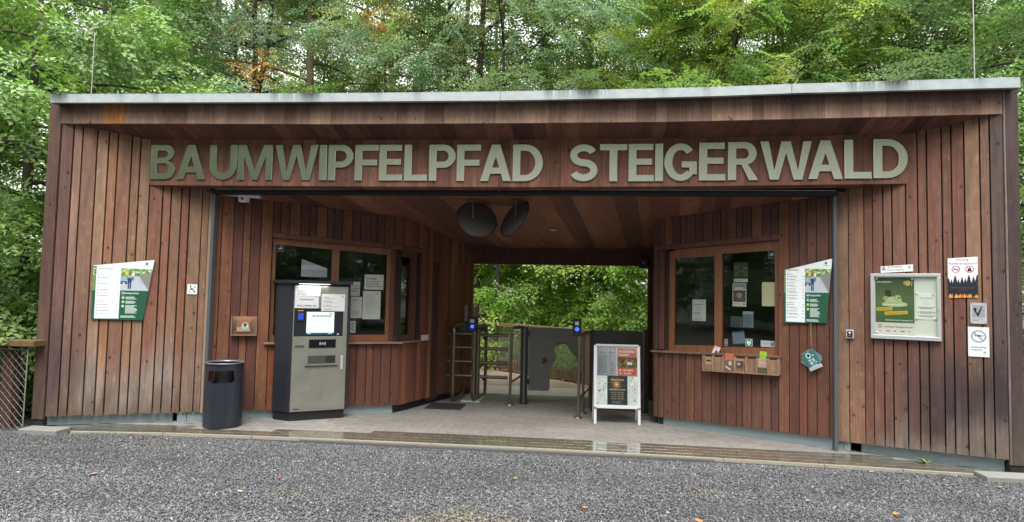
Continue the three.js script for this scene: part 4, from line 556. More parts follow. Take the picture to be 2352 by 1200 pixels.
{
  const tn = WALLS.RK.turn, t = thing('leaflet_rack', 'long wooden leaflet rack under the right kiosk window', 'leaflet rack', onWall('RK', 0.664, 0.735, 0.012), tn), w = 0.872, h = 0.19, sk = 0.024;
  const W2 = (a, b, y0, y1, z0, z1, c) => tint(block([a, y0 + sk * a, z1], [b, y0 + sk * b, z1], [b, y1 + sk * b, z1], [a, y1 + sk * a, z1], [a, y0 + sk * a, z0], [b, y0 + sk * b, z0], [b, y1 + sk * b, z0], [a, y1 + sk * a, z0]), wc(c));
  mk('back', W2(0, w, 0.012, h, 0, 0.012, '#93735c'), M.wood, t); mk('tray', W2(0, w, 0, 0.014, 0, 0.10, '#957761'), M.wood, t);
  const xs = [0, 0.118, 0.24, 0.375, 0.505, 0.625, 0.75, w - 0.012]; xs.forEach((x) => mk('divider', W2(x, x + 0.012, 0.014, h - 0.004, 0.012, 0.094, '#a98b72'), M.wood, t));
  ['#a08370', '#9d806c', '#8d705d', '#a58872', '#a88b75'].forEach((c, i) => { const x = [0.13, 0.255, 0.517, 0.764, 0.02][i]; mk('insert_board', W2(x, x + [0.105, 0.115, 0.105, 0.09, 0.09][i], 0.016, h - 0.02, 0.060, 0.072, c), M.wood, t); });
  const at = (x, off) => onWall('RK', 0.664 + x, 0.752 + sk * x, off);
  leaflet('leaflet', 'beige leaflet with a small German flag in the rack', 0.10, 0.155, (g, w, h) => { fillR(g, '#93826a', 0, 0, w, h); fillR(g, '#7d6e58', 0, h * 0.6, w, h * 0.4); fillR(g, '#1a1a1a', 30, 50, 68, 16); fillR(g, '#a5322a', 30, 66, 68, 16); fillR(g, '#d8a33a', 30, 82, 68, 16); }, at(0.068, 0.092), tn, -0.04);
  leaflet('leaflet', 'leaflet with an orange head and a seated figure in the rack', 0.098, 0.205, (g, w, h) => { fillR(g, '#6d5a50', 0, 0, w, h); fillR(g, '#b9694c', 0, 0, w, h * 0.38); g.fillStyle = '#b9b1b3'; g.beginPath(); g.ellipse(80, 150, 26, 34, 0, 0, 7); g.fill(); g.strokeStyle = '#d6cabb'; g.lineWidth = 16; g.beginPath(); g.moveTo(6, h - 70); g.lineTo(90, h - 20); g.stroke(); }, at(0.315, 0.092), tn, -0.05);
  leaflet('leaflet', 'leaflet with a brown landscape photograph in the rack', 0.10, 0.150, (g, w, h) => { fillR(g, '#a97f66', 0, 0, w, h); fillR(g, '#4b3f38', 10, 34, w - 20, h - 50); g.fillStyle = '#a39a92'; g.beginPath(); g.arc(48, 80, 22, 0, 7); g.fill(); fillR(g, '#8a6b50', 12, h - 46, w - 24, 16); }, at(0.440, 0.092), tn, -0.05);
  leaflet('leaflet', 'leaflet with a Union Jack over a forest photograph', 0.10, 0.165, (g, w, h) => { fillR(g, '#a89480', 0, 0, w, h); fillR(g, '#57503f', 0, h * 0.62, w, h * 0.4); const fx = 22, fy = 40, fw = 84, fh = 58; fillR(g, '#2b3a6b', fx, fy, fw, fh); g.save(); g.beginPath(); g.rect(fx, fy, fw, fh); g.clip(); g.strokeStyle = '#e5e1dc'; g.lineWidth = 13; g.beginPath(); g.moveTo(fx, fy); g.lineTo(fx + fw, fy + fh); g.moveTo(fx + fw, fy); g.lineTo(fx, fy + fh); g.stroke(); g.strokeStyle = '#b8313a'; g.lineWidth = 5; g.stroke(); g.restore(); fillR(g, '#e5e1dc', fx, fy + 20, fw, 18); fillR(g, '#e5e1dc', fx + 33, fy, 18, fh); fillR(g, '#b8313a', fx, fy + 24, fw, 10); fillR(g, '#b8313a', fx + 37, fy, 10, fh); }, at(0.690, 0.092), tn, -0.04);
  leaflet('green_leaflet', 'bright green leaflet sticking out at the rack top', 0.075, 0.245, (g, w, h) => { fillR(g, '#93b932', 0, 0, w, h); fillR(g, '#a9cc4c', 0, 30, w, 26); }, at(0.672, 0.06), tn, 0.0, -0.10);
}
{ // booklets hanging from a cord below the right price board
  const t = thing('hanging_booklets', 'teal sample booklets hanging on a yellow cord under the right price board', 'booklet', onWall('RK', 1.860, 1.095, 0.03), WALLS.RK.turn);
  mk('cord', merge([bar([0.0, 0, 0], [-0.008, 0.27, -0.012], 0.0025, 5)]), std([0.55, 0.36, 0.12], 0.7), t);
  const cover = cv(200, 256, (g, w, h) => { const r = rng(9); fillR(g, '#3f6a6c', 0, 0, w, h); g.strokeStyle = '#b9d5d8'; g.lineWidth = 16; g.beginPath(); g.arc(84, 66, 32, 0, 7); g.stroke(); g.fillStyle = '#12262c'; g.beginPath(); g.arc(84, 66, 18, 0, 7); g.fill(); g.fillStyle = '#a9c8cc'; for (const [x, y, a, b] of [[48, 120, 50, 22], [110, 118, 34, 46], [56, 154, 40, 40], [116, 176, 50, 14], [60, 208, 80, 16], [140, 70, 26, 20]]) g.fillRect(x, y, a, b); g.fillStyle = '#173038'; for (let i = 0; i < 12; i++) g.fillRect(30 + r() * 130, 100 + r() * 130, 20 * r() + 4, 8); fillR(g, '#557f80', 0, 0, w, 18); });
  const mkBook = (rot, dz, tx, w, h, cx, cy) => { const g = new THREE.BoxGeometry(w, h, 0.006).rotateZ(rot).translate(cx, cy, dz); const s = std([0.13, 0.24, 0.24], 0.6); return mk('booklet', g, [s, s, s, s, tx ? std(0xffffff, 0.5, 0, { map: tx }) : s, s], t); };
  mkBook(-0.62, -0.006, null, 0.135, 0.19, 0.0, -0.135); mkBook(0.98, 0.002, null, 0.13, 0.18, 0.004, -0.128); mkBook(0.50, 0.012, cover, 0.135, 0.20, 0.004, -0.135);
  mk('clip_bar', rbox(-0.07, 0.07, -0.115, -0.075, 0.014, 0.030, 0.006).rotateZ(0.50).translate(0.004, -0.135, 0), M.alu, t);
}

// ---------------------------------------------------------------- litter bin
{
  const t = thing('litter_bin', 'dark blue cylindrical litter bin with a pale rim beside the left post', 'litter bin', [2.005, 0, -0.46]), r = 0.212, h = 0.742;
  const ev = new Evaluator(); ev.attributes = ['position', 'normal', 'uv'];
  const lathe = new Brush(new THREE.LatheGeometry([[r - 0.012, 0.02], [r - 0.012, h - 0.01], [r, h - 0.01], [r, 0.012], [r - 0.006, 0.004], [r - 0.012, 0.004], [r - 0.012, 0.02]].map(([x, y]) => new THREE.Vector2(x, y)), 56)); lathe.updateMatrixWorld();
  const hole = new Brush(new RoundedBoxGeometry(0.285, 0.142, 1, 3, 0.035)); hole.position.set(0, 0.590, 0); hole.rotation.y = 0.36; hole.updateMatrixWorld();
  const shell = ev.evaluate(lathe, hole, SUBTRACTION); mk('shell', shell.geometry, std([0.024, 0.029, 0.040], 0.45, 0.1, { roughnessMap: speck }), t);
  mk('liner', new THREE.CylinderGeometry(0.095, 0.15, 0.56, 32, 1).translate(0, 0.40, 0), std([0.006, 0.006, 0.01], 0.7), t);
  mk('rim', new THREE.LatheGeometry([[r - 0.03, h - 0.012], [r - 0.03, h], [r + 0.004, h + 0.004], [r + 0.012, h], [r + 0.012, h - 0.012], [r - 0.03, h - 0.012]].map(([x, y]) => new THREE.Vector2(x, y)), 56), std([0.30, 0.32, 0.35], 0.28, 0.7), t);
}
// ---------------------------------------------------------------- ticket machine
{
  const turn = 0.576, t = thing('ticket_machine', 'tall dark blue and stainless steel ticket machine with a lit screen', 'ticket machine', [2.64, 0, -0.84], turn), w = 0.62; t.scale.x = 1.06;
  const prism = (pts, y0, y1, bev = 0.004) => new THREE.ExtrudeGeometry(new THREE.Shape(pts.map(([x, z]) => new THREE.Vector2(x, -z))), { depth: y1 - y0 - 2 * bev, bevelEnabled: true, bevelThickness: bev, bevelSize: bev, bevelOffset: -bev, bevelSegments: 1 }).rotateX(-Math.PI / 2).translate(0, y0 + bev, 0);
  mk('body', prism([[-0.012, 0], [w + 0.03, 0], [w + 0.03, -0.34], [-0.165, -0.34], [-0.165, -0.2], [-0.04, -0.03]], 0.11, 1.66), M.navy, t);
  mk('base', prism([[0.0, -0.02], [w, -0.02], [w, -0.33], [-0.15, -0.33], [-0.15, -0.20]], 0, 0.112), M.black, t);
  mk('canopy', prism([[-0.03, 0.075], [w + 0.045, 0.075], [w + 0.045, -0.345], [-0.20, -0.345], [-0.20, -0.21]], 1.685, 1.725), M.navy, t);
  mk('canopy_neck', prism([[0.0, -0.01], [w + 0.02, -0.01], [w + 0.02, -0.33], [-0.15, -0.33], [-0.15, -0.2]], 1.655, 1.69), M.navy, t);
  mk('upper_panel', rbox(0.0, w, 1.375, 1.655, 0, 0.014, 0.003), M.steel, t); mk('door', rbox(0.0, w, 0.115, 1.030, 0, 0.016, 0.003), M.steel, t);
  mk('side_strip', rbox(0.0, 0.012, 1.03, 1.375, 0, 0.012, 0.002), M.steel, t); mk('side_strip', rbox(0.572, w, 1.03, 1.375, 0, 0.013, 0.002), M.steel, t);
  mk('screen_bezel', rbox(0.013, 0.571, 1.033, 1.373, 0, 0.010, 0.002), std([0.02, 0.023, 0.03], 0.25), t);
  const scr = cv(320, 280, (g, W, H) => { const gr = g.createLinearGradient(0, 0, 0, H); gr.addColorStop(0, '#e9f6ee'); gr.addColorStop(1, '#f7fdff'); g.fillStyle = gr; g.fillRect(0, 0, W, H); fillR(g, '#8fce9b', 262, 14, 34, 20); fillR(g, '#39434a', 62, 46, 230, 9); for (let i = 0; i < 5; i++) { g.fillStyle = '#39434a'; g.beginPath(); g.arc(80 + i * 46, 54, 7, 0, 7); g.fill(); } for (let i = 0; i < 3; i++) for (let k = 0; k < 2; k++) fillR(g, '#e3edf2', 34 + i * 90, 90 + k * 70, 76, 52); fillR(g, '#2f5f7a', 0, 258, W, 22); fillR(g, '#d5e2ea', 12, 264, 40, 9); fillR(g, '#d5e2ea', 250, 264, 50, 9); });
  const sm = std(0x000000, 0.25, 0, { emissive: new THREE.Color(1, 1, 1), emissiveMap: scr, emissiveIntensity: 0.44 }), dark = M.black;
  mk('screen', new THREE.BoxGeometry(0.316, 0.280, 0.004).translate(0.308, 1.196, 0.012), [dark, dark, dark, dark, sm, dark], t);
  const sl = new THREE.RectAreaLight(new THREE.Color(0.92, 1, 0.98), 0.5, 0.31, 0.27); sl.position.set(0.308, 1.196, 0.02); sl.rotation.y = Math.PI; t.add(sl);
  mk('card_terminal', rbox(0.046, 0.118, 1.222, 1.338, 0.01, 0.022, 0.004), M.black, t);
  mk('terminal_display', box(0.052, 0.112, 1.240, 1.318, 0.022, 0.0235), std([0.01, 0.02, 0.2], 0.3, 0, { emissive: new THREE.Color(0.05, 0.12, 0.85), emissiveIntensity: 0.22 }), t);
  for (let i = 0; i < 4; i++) mk('indicator_lamp', rbox(0.050 + i * 0.017, 0.060 + i * 0.017, 1.347, 1.356, 0.01, 0.014, 0.002), std([0.3, 0.15, 0.05], 0.4, 0, { emissive: new THREE.Color(1, 0.5, 0.15), emissiveIntensity: 0.4 }), t);
  mk('sticker', new THREE.CylinderGeometry(0.012, 0.012, 0.002, 14).rotateX(Math.PI / 2).translate(0.515, 1.058, 0.011), M.alu, t);
  const nfc = cv(256, 90, (g, W, H) => { fillR(g, '#0d0f12', 0, 0, W, H); g.strokeStyle = '#c8ccd0'; g.lineWidth = 5; g.beginPath(); g.arc(128, 44, 8, 0, 7); g.stroke(); for (const s of [0, Math.PI]) for (const r of [18, 28]) { g.beginPath(); g.arc(128, 44, r, s - 0.7, s + 0.7); g.stroke(); } });
  const rd = plate('contactless_reader', rect(0.305, 0.104), 0.006, nfc, M.black, undefined, undefined, undefined, undefined, undefined, 0.25); rd.position.set(0.188, 0.889, 0.0165); t.add(rd);
  mk('name_plate', rbox(0.033, 0.135, 0.897, 0.926, 0.014, 0.02, 0.002), std([0.07, 0.07, 0.065], 0.4), t);
  mk('coin_tray', rbox(0.179, 0.496, 0.697, 0.796, 0.014, 0.020, 0.003), std([0.10, 0.10, 0.085], 0.35, 0.4), t); mk('tray_flap', rbox(0.380, 0.488, 0.706, 0.788, 0.02, 0.024, 0.002), std([0.03, 0.03, 0.03], 0.3), t);
  mk('ticket_slot', rbox(0.150, 0.524, 0.660, 0.672, 0.014, 0.036, 0.003), M.black, t);
  mk('handle', rbox(0.553, 0.583, 0.615, 0.785, 0.016, 0.042, 0.008), std([0.62, 0.60, 0.54], 0.35, 0.3), t); mk('serial_plate', rbox(0.04, 0.10, 0.142, 0.152, 0.014, 0.018, 0.001), M.navy, t);
  const nt = (tex, x, y, w2, h2, z = 0.0155) => { const o = plate('paper_notice', rect(w2, h2), 0.001, tex, M.paper, undefined, undefined, undefined, undefined, undefined, 0.8); o.position.set(x, y, z); t.add(o); };
  nt(cv(256, 130, (g, W, H) => { fillR(g, '#e8eaea', 0, 0, W, H); txt(g, 'Bargeld', 18, 24, 15, '#777'); lines(g, 18, 60, 120, 4, 16, 6, '#8a8d90', rng(2)); }), 0.012, 1.53, 0.285, 0.128, 0.0175);
  nt(cv(256, 160, (g, W, H) => { fillR(g, '#dcdfe0', 0, 0, W, H); fillR(g, '#888c90', 10, 4, 200, 4); crest(g, 232, 18, 7); txt(g, 'Probleme?', 128, 58, 30, '#2a2c30', true, 'center'); txt(g, '09553/98989-102', 128, 132, 27, '#2a2c30', true, 'center'); }), 0.012, 1.383, 0.268, 0.165);
  nt(cv(256, 200, (g, W, H) => { fillR(g, '#dfe1e1', 0, 0, W, H); crest(g, 230, 24, 7); ['Zahlung', 'Reklamation', 'Ermäßigung', 'Gruppenkarte'].forEach((s, i) => { txt(g, s, 20, 36 + i * 46, 15, '#3a3c40'); lines(g, 20, 50 + i * 46, 200, 2, 9, 3, '#9a9da0', rng(i)); }); }), 0.312, 1.345, 0.272, 0.215);
  // strip lamp under the canopy
  mk('strip_lamp', box(0.05, 0.40, 1.679, 1.684, 0.02, 0.05), std([0.8, 0.8, 0.8], 0.4, 0, { emissive: new THREE.Color(1, 1, 0.96), emissiveIntensity: 1.2 }), t);
  const ll = new THREE.RectAreaLight(new THREE.Color(1, 0.99, 0.95), 8, 0.34, 0.03); ll.position.set(0.225, 1.675, 0.036); ll.rotation.x = -Math.PI / 2; t.add(ll);
}
// ---------------------------------------------------------------- advertising board on the floor
{
  const t = thing('sandwich_board', 'white framed sandwich board with three posters standing on the paving', 'sandwich board', [6.335, 0, -1.51], 0.06), w = 0.585, lean = 0.125;
  const L = (g) => g.rotateX(-lean), F = (x0, x1, y0, y1, z0, z1, r = 0.004) => L(rbox(x0, x1, y0, y1, z0, z1, r));
  for (const x of [0, w - 0.034]) mk('front_leg', F(x, x + 0.034, 0, 0.985, -0.02, 0.006), M.aluWhite, t);
  mk('cross_rail', F(0.034, w - 0.034, 0.195, 0.232, -0.02, 0.006), M.aluWhite, t); mk('top_rail', F(0.02, w - 0.02, 0.972, 1.0, -0.024, 0.012), M.alu, t);
  mk('hinge', F(-0.004, 0.038, 0.185, 0.212, -0.022, 0.009, 0.003), std([0.2, 0.2, 0.2], 0.5), t); mk('hinge', F(w - 0.038, w + 0.004, 0.185, 0.212, -0.022, 0.009, 0.003), std([0.2, 0.2, 0.2], 0.5), t);
  const worn = cv(300, 380, (g, W, H) => { const r = rng(14); fillR(g, '#cfd4d1', 0, 0, W, H); for (let i = 0; i < 60; i++) { g.fillStyle = 'rgba(240,244,242,0.35)'; g.beginPath(); g.ellipse(r() * W, r() * H, 30 * r() + 6, 14 * r() + 3, r() * 3, 0, 7); g.fill(); } for (let i = 0; i < 70; i++) { const lft = r() < 0.5; g.fillStyle = ['#565b58', '#7d827e', '#43484a'][i % 3]; g.beginPath(); g.ellipse((lft ? 8 : 228) + r() * 62, H * 0.52 + r() * H * 0.46, 1 + 4 * r() * r(), 1 + 9 * r() * r(), r() * 3, 0, 7); g.fill(); } });
  const tl = (name, tex, x, y, w2, h2, z) => { const o = plate(name, rect(w2, h2), 0.0012, tex, M.paper, undefined, undefined, undefined, undefined, undefined, 0.5); o.geometry.translate(x, y, z); o.geometry.rotateX(-lean); t.add(o); return o; };
  tl('backing_sheet', worn, 0.034, 0.232, w - 0.068, 0.742, -0.010);
  tl('poster', cv(260, 384, (g, W, H) => { const r = rng(5), gr = g.createLinearGradient(0, 0, W, 0); gr.addColorStop(0, '#70747a'); gr.addColorStop(0.5, '#8d9196'); gr.addColorStop(1, '#9a9ea3'); g.fillStyle = gr; g.fillRect(0, 0, W, H); for (const x of [118, 176]) fillR(g, '#5b5f66', x, 0, 6, H); txt(g, 'Team', 26, 74, 32, '#3a3e44'); txt(g, 'Wildes', 146, 74, 28, '#3a3e44'); for (let i = 0; i < 9; i++) lines(g, 24, 120 + i * 26, 110, 1, 0, 7, '#565b62', r); lines(g, 190, 210, 50, 5, 34, 9, '#454a52', r); crest(g, 232, 22, 8); }), 0.042, 0.602, 0.246, 0.362, -0.0085).userData.label = 'grey poster of dark text lines';
  tl('poster', cv(260, 360, (g, W, H) => { fillR(g, '#b0523c', 0, 0, W, H); g.strokeStyle = '#d9b7a8'; g.lineWidth = 4; g.strokeRect(6, 6, W - 12, H - 12); txt(g, 'REGIONAL-', 22, 46, 40, '#e6d3c8', true, 'left', 222); txt(g, 'MARKT', 22, 90, 40, '#e6d3c8', true, 'left', 140); fillR(g, '#4d3a24', 4, 122, W - 8, 128); const r = rng(6); for (let i = 0; i < 60; i++) { g.fillStyle = ['#8a6a2c', '#5d6a35', '#a07a3a', '#3a2c1c'][i % 4]; g.beginPath(); g.arc(r() * W, 150 + r() * 95, 5 + 11 * r(), 0, 7); g.fill(); } fillR(g, '#cfd3dc', 128, 180, 66, 34); txt(g, '05. OKTOBER', 22, 284, 30, '#ecdcd2', true, 'left', 210); txt(g, '10 - 16 UHR', 22, 324, 30, '#ecdcd2', true, 'left', 190); }), 0.296, 0.600, 0.252, 0.358, -0.0083).userData.label = 'orange red market poster';
  tl('poster', cv(260, 366, (g, W, H) => { const r = rng(8), gr = g.createRadialGradient(120, 110, 4, 120, 116, 130); gr.addColorStop(0, '#f2d48a'); gr.addColorStop(0.18, '#a5773a'); gr.addColorStop(0.5, '#3a3430'); gr.addColorStop(1, '#22262c'); g.fillStyle = gr; g.fillRect(0, 0, W, H); g.font = 'italic bold 40px serif'; g.fillStyle = '#d8b98a'; g.textAlign = 'center'; g.fillText('Mondschein', W / 2, 50, 170); lines(g, 30, 84, 200, 1, 0, 4, '#b59a72', r); txt(g, 'Geöffnet bis 21 Uhr!', W / 2, 176, 23, '#cfd2d4', true, 'center', 210); ['04.10.25 · 18-21 Uhr', '11.10.25 · 18-21 Uhr', '18.10.25 · 18-21 Uhr', '25.10.25 · 18-21 Uhr'].forEach((s, i) => txt(g, s, W / 2, 212 + i * 26, 18, '#c5b188', true, 'center', 170)); lines(g, 60, 322, 150, 3, 11, 4, '#8a8d92', r); }), 0.170, 0.243, 0.254, 0.362, -0.006).userData.label = 'dark moonlight evening poster with a glowing lamp';
  mk('cover_sheet', F(0.036, w - 0.036, 0.234, 0.970, -0.004, -0.003, 0.0004), phys([0.97, 0.98, 0.98], 0.06, { transmission: 1, thickness: 0 }), t);
  const Bk = (g) => g.translate(0, -1.0, 0).rotateX(0.14).translate(0, 1.0 * Math.cos(lean), -Math.sin(lean) - 0.016);
  for (const x of [0.0, w - 0.03]) mk('rear_leg', Bk(rbox(x, x + 0.03, 0, 0.98, -0.02, 0, 0.003)), M.alu, t);
  mk('rear_panel', Bk(rbox(0.03, w - 0.03, 0.2, 0.97, -0.012, -0.004, 0.002)), std([0.10, 0.11, 0.115], 0.6), t); mk('stay', bar([0.012, 0.22, -0.03], [0.012, 0.22, -0.215], 0.004, 5), M.alu, t); mk('stay', bar([w + 0.0, 0.20, -0.02], [w + 0.02, 0.21, -0.17], 0.004, 5), M.alu, t);
}
// ---------------------------------------------------------------- turnstile and gate
const readerTex = cv(128, 220, (g, w, h) => { fillR(g, '#07090d', 0, 0, w, h); fillR(g, '#c2c8cc', 34, 20, 62, 50); lines(g, 40, 30, 50, 3, 13, 5, '#8a9096', rng(1)); });
function reader(parent, x, y0, y1, z, w) { const o = mk('card_reader', rbox(x - w / 2, x + w / 2, y0, y1, z - 0.07, z, 0.012), M.black, parent), k = (y1 - y0) / 0.236; const p = plate('reader_label', rect(w * 0.42, 0.05 * k), 0.002, readerTex, M.black); p.geometry.translate(x - w * 0.22, y1 - 0.088 * k, z); p.material = std([0.45, 0.48, 0.5], 0.5); o.add(p); mk('reader_ring', new THREE.TorusGeometry(0.017, 0.0055, 8, 28).translate(x - w * 0.0, y0 + 0.092 * k, z + 0.001), std([0.02, 0.05, 0.4], 0.3, 0, { emissive: new THREE.Color(0.06, 0.16, 1), emissiveIntensity: 1.1 }), o); mk('reader_glow_disc', new THREE.CylinderGeometry(0.034, 0.034, 0.001, 24).rotateX(Math.PI / 2).translate(x, y0 + 0.092 * k, z + 0.0005), std([0.005, 0.01, 0.1], 0.3, 0, { emissive: new THREE.Color(0.01, 0.03, 0.6), emissiveIntensity: 0.35 }), o); return o; }
{
  const P = [4.45, 0, -2.95], t = thing('turnstile', 'steel tube turnstile with horizontal rotor arms left in the passage', 'turnstile', P), m = (n, g) => mk(n, g.translate(-P[0], 0, -P[2]), M.tubeSteel, t);
  for (const [x, xb] of [[4.29, 4.30], [4.600, 4.655]]) m('hoop', bentTube([[x, 0.4, -2.62], [x, 1.12, -2.62], [xb, 1.12, -3.40], [xb, 0.035, -3.40], [x, 0.035, -2.62], [x, 0.42, -2.62]], 0.025, 0.09, 10));
  mk('top_plate', rbox(4.225, 4.70, 1.015, 1.105, -3.215, -3.19, 0.004).translate(-P[0], 0, -P[2]), std([0.10, 0.105, 0.09], 0.4, 0.3), t);
  m('rotor_post', bar([4.585, 0.05, -3.05], [4.585, 1.06, -3.05], 0.036, 14));
  for (const y of [0.975, 0.765, 0.550, 0.335]) { m('rotor_arm', bar([4.585, y, -3.05], [5.05, y, -3.05], 0.026)); m('rotor_arm', bar([4.585, y + 0.01, -3.05], [4.10, y + 0.01, -3.02], 0.026)); for (const x of [4.26, 4.655]) if (y === 0.975 || y === 0.335) mk('clamp', rbox(x - 0.045, x + 0.01, y - 0.10, y - 0.055, -3.42, -3.37, 0.006).translate(-P[0], 0, -P[2]), M.black, t); }
  mk('base_plate', rbox(4.40, 4.69, 0.003, 0.03, -3.2, -2.66, 0.006).translate(-P[0], 0, -P[2]), M.alu, t); mk('base_bracket', rbox(4.52, 4.56, 0.03, 0.10, -2.95, -2.90, 0.004).translate(-P[0], 0, -P[2]), M.black, t);
  mk('glass_panel', box(4.175, 4.185, 0.1, 1.08, -3.3, -2.7).translate(-P[0], 0, -P[2]), phys([0.85, 0.9, 0.88], 0.03, { transmission: 1, thickness: 0 }), t);
  reader(t, 4.565 - P[0], 1.03, 1.266, -2.60 - P[2], 0.15);
}
{
  const P = [5.156, 0, -2.58], t = thing('guard_rail', 'short steel tube rail with floor flange between turnstile and gate post', 'guard rail', P), m = (n, g) => mk(n, g.translate(-P[0], 0, -P[2]), M.tubeSteel, t);
  m('rail', bentTube([[5.145, 0.01, -2.58], [5.158, 1.125, -2.58], [5.31, 1.125, -2.74]], 0.021, 0.07, 10)); m('lower_bar', bar([5.15, 0.33, -2.58], [5.30, 0.42, -2.72], 0.016)); m('flange', new THREE.CylinderGeometry(0.05, 0.058, 0.02, 20).translate(5.145, 0.012, -2.58));
}
{
  const P = [5.33, 0, -2.74], t = thing('access_gate', 'grey swing gate panel with a curved cut-out hung on a dark post', 'gate', P);
  mk('post', rbox(5.275, 5.382, 0, 1.135, -2.80, -2.72, 0.01).translate(-P[0], 0, -P[2]), std([0.035, 0.033, 0.035], 0.4, 0.4), t); mk('post_strip', rbox(5.318, 5.342, 0.01, 1.13, -2.72, -2.714, 0.002).translate(-P[0], 0, -P[2]), std([0.20, 0.20, 0.22], 0.3, 0.7), t);
  const s = new THREE.Shape(); s.moveTo(5.395, 0.205); s.lineTo(5.665, 0.205); s.quadraticCurveTo(5.705, 0.205, 5.707, 0.250); s.lineTo(5.709, 0.30); s.lineTo(5.714, 0.49); s.quadraticCurveTo(5.72, 0.585, 5.79, 0.656); s.quadraticCurveTo(5.80, 0.74, 5.768, 0.795); s.quadraticCurveTo(5.765, 0.868, 5.82, 0.87); s.quadraticCurveTo(5.93, 0.94, 5.985, 0.83); s.quadraticCurveTo(6.03, 0.75, 6.113, 0.688); s.lineTo(6.117, 1.118); s.lineTo(5.395, 1.128);
  const sh = new THREE.Shape(s.getPoints(8).map((p) => p.clone().sub(new THREE.Vector2(P[0], 0))));
  const pn = mk('gate_panel', new THREE.ExtrudeGeometry(sh, { depth: 0.012, bevelEnabled: true, bevelThickness: 0.001, bevelSize: 0.001, bevelSegments: 1 }).translate(0, 0, -0.01), std([0.105, 0.10, 0.10], 0.55), t);
  const leaf = new THREE.Shape([[0, 0], [0.02, 0.05], [0.0, 0.085], [0.035, 0.075], [0.05, 0.105], [0.062, 0.07], [0.095, 0.08], [0.075, 0.045], [0.09, 0.01], [0.05, 0.02], [0.035, -0.02], [0.03, 0.01]].map(([x, y]) => new THREE.Vector2(x + 5.585 - P[0], y + 0.60))); mk('leaf_mark', new THREE.ExtrudeGeometry(leaf, { depth: 0.002, bevelEnabled: false }).translate(0, 0, 0.004), M.black, pn);
  const cap = new THREE.Shape(); cap.absellipse(5.86 - P[0], 0.892, 0.085, 0.022, 0, Math.PI, false, 0.1); mk('red_mark', new THREE.ExtrudeGeometry(cap, { depth: 0.002, bevelEnabled: false }).translate(0, 0.0, 0.004), std([0.10, 0.02, 0.015], 0.6), pn);
  for (const y of [0.3, 1.0]) mk('hinge', rbox(5.36, 5.41, y, y + 0.07, -2.735, -2.712, 0.004).translate(-P[0], 0, -P[2]), M.black, t);
}
{
  const P = [6.14, 0, -1.85], t = thing('reader_post', 'steel tube rail with a black card reader beside the sandwich board', 'card reader', P), m = (n, g) => mk(n, g.translate(-P[0], 0, -P[2]), M.tubeSteel, t);
  m('post', bar([6.135, 0, -1.84], [6.15, 1.10, -1.84], 0.021, 10)); m('flange', new THREE.CylinderGeometry(0.05, 0.058, 0.02, 20).translate(6.135, 0.012, -1.84));
  m('rail', bentTube([[6.15, 1.08, -1.86], [6.19, 1.10, -2.15], [6.20, 0.01, -2.20]], 0.019, 0.06, 8)); m('rail', bentTube([[6.22, 1.10, -2.2], [6.29, 1.10, -2.6], [6.29, 0.01, -2.62]], 0.019, 0.06, 8)); m('lower_bar', bar([6.14, 0.25, -1.86], [6.28, 0.28, -2.58], 0.015)); m('flange', new THREE.CylinderGeometry(0.045, 0.05, 0.016, 18).translate(6.20, 0.01, -2.20));
  reader(t, 6.105 - P[0], 1.079, 1.300, -1.80 - P[2], 0.115);
}
{
  const P = [6.67, 0, -2.4], t = thing('barrier_panel', 'dark grey barrier panel behind the sandwich board between two posts', 'barrier', P);
  mk('panel', rbox(6.33, 7.005, 0.15, 1.13, -2.41, -2.395, 0.004).translate(-P[0], 0, -P[2]), std([0.035, 0.034, 0.036], 0.5), t);
  mk('post', rbox(7.012, 7.09, 0, 1.15, -2.45, -2.37, 0.008).translate(-P[0], 0, -P[2]), std([0.04, 0.04, 0.043], 0.35, 0.5), t); mk('post_strip', bar([7.03 - P[0], 0.02, 0.035], [7.03 - P[0], 1.14, 0.035], 0.012), M.tubeSteel, t); mk('post', rbox(6.30, 6.335, 0, 1.14, -2.43, -2.38, 0.006).translate(-P[0], 0, -P[2]), std([0.04, 0.04, 0.043], 0.35, 0.5), t);
  for (const [x, c] of [[6.424, '#2b2f31'], [6.872, '#3a2a28']]) mk('round_sticker', new THREE.CylinderGeometry(0.038, 0.038, 0.002, 24).rotateX(Math.PI / 2).translate(x - P[0], 1.075, 0.006), std(c, 0.5), t);
}
single('doormat', rbox(4.02, 4.52, 0.0015, 0.014, -2.50, -2.05, 0.006).translate(-4.27, 0, 2.27), M.rubber, 'black doormat at the foot of the left passage wall', 'doormat', [4.27, 0, -2.27]);
{ const t = thing('switch_box', 'small white socket box on the left passage wall', 'socket', onWall('LP', 0.524, 0.927, 0.002), WALLS.LP.turn); mk('housing', rbox(0, 0.145, 0, 0.078, 0, 0.04, 0.006), std([0.5, 0.49, 0.46], 0.5), t); mk('cover', rbox(0.02, 0.125, 0.012, 0.066, 0.04, 0.046, 0.004), std([0.55, 0.54, 0.5], 0.5), t); }
wallPlate('LP', 1.76, 1.17, 0.004, rect(0.09, 0.245), 0.006, cv(64, 176, (g, w, h) => { fillR(g, '#a39a92', 0, 0, w, h); for (let i = 0; i < 9; i++) fillR(g, '#6d645e', 14, 14 + i * 17, 36, 6); }), edgeGrey, 'door_plate', 'narrow pale sign strip beside the rear passage opening', 'sign');
{ const t = thing('wall_speaker', 'black box loudspeaker with a pale emblem at the rear beam', 'speaker', [7.11, 2.055, -3.42]); mk('housing', rbox(-0.07, 0.07, 0, 0.165, -0.10, 0.0, 0.008), M.black, t); mk('emblem', new THREE.CylinderGeometry(0.022, 0.016, 0.002, 6).rotateX(Math.PI / 2).translate(0, 0.09, 0.001), std([0.3, 0.31, 0.31], 0.5), t); }
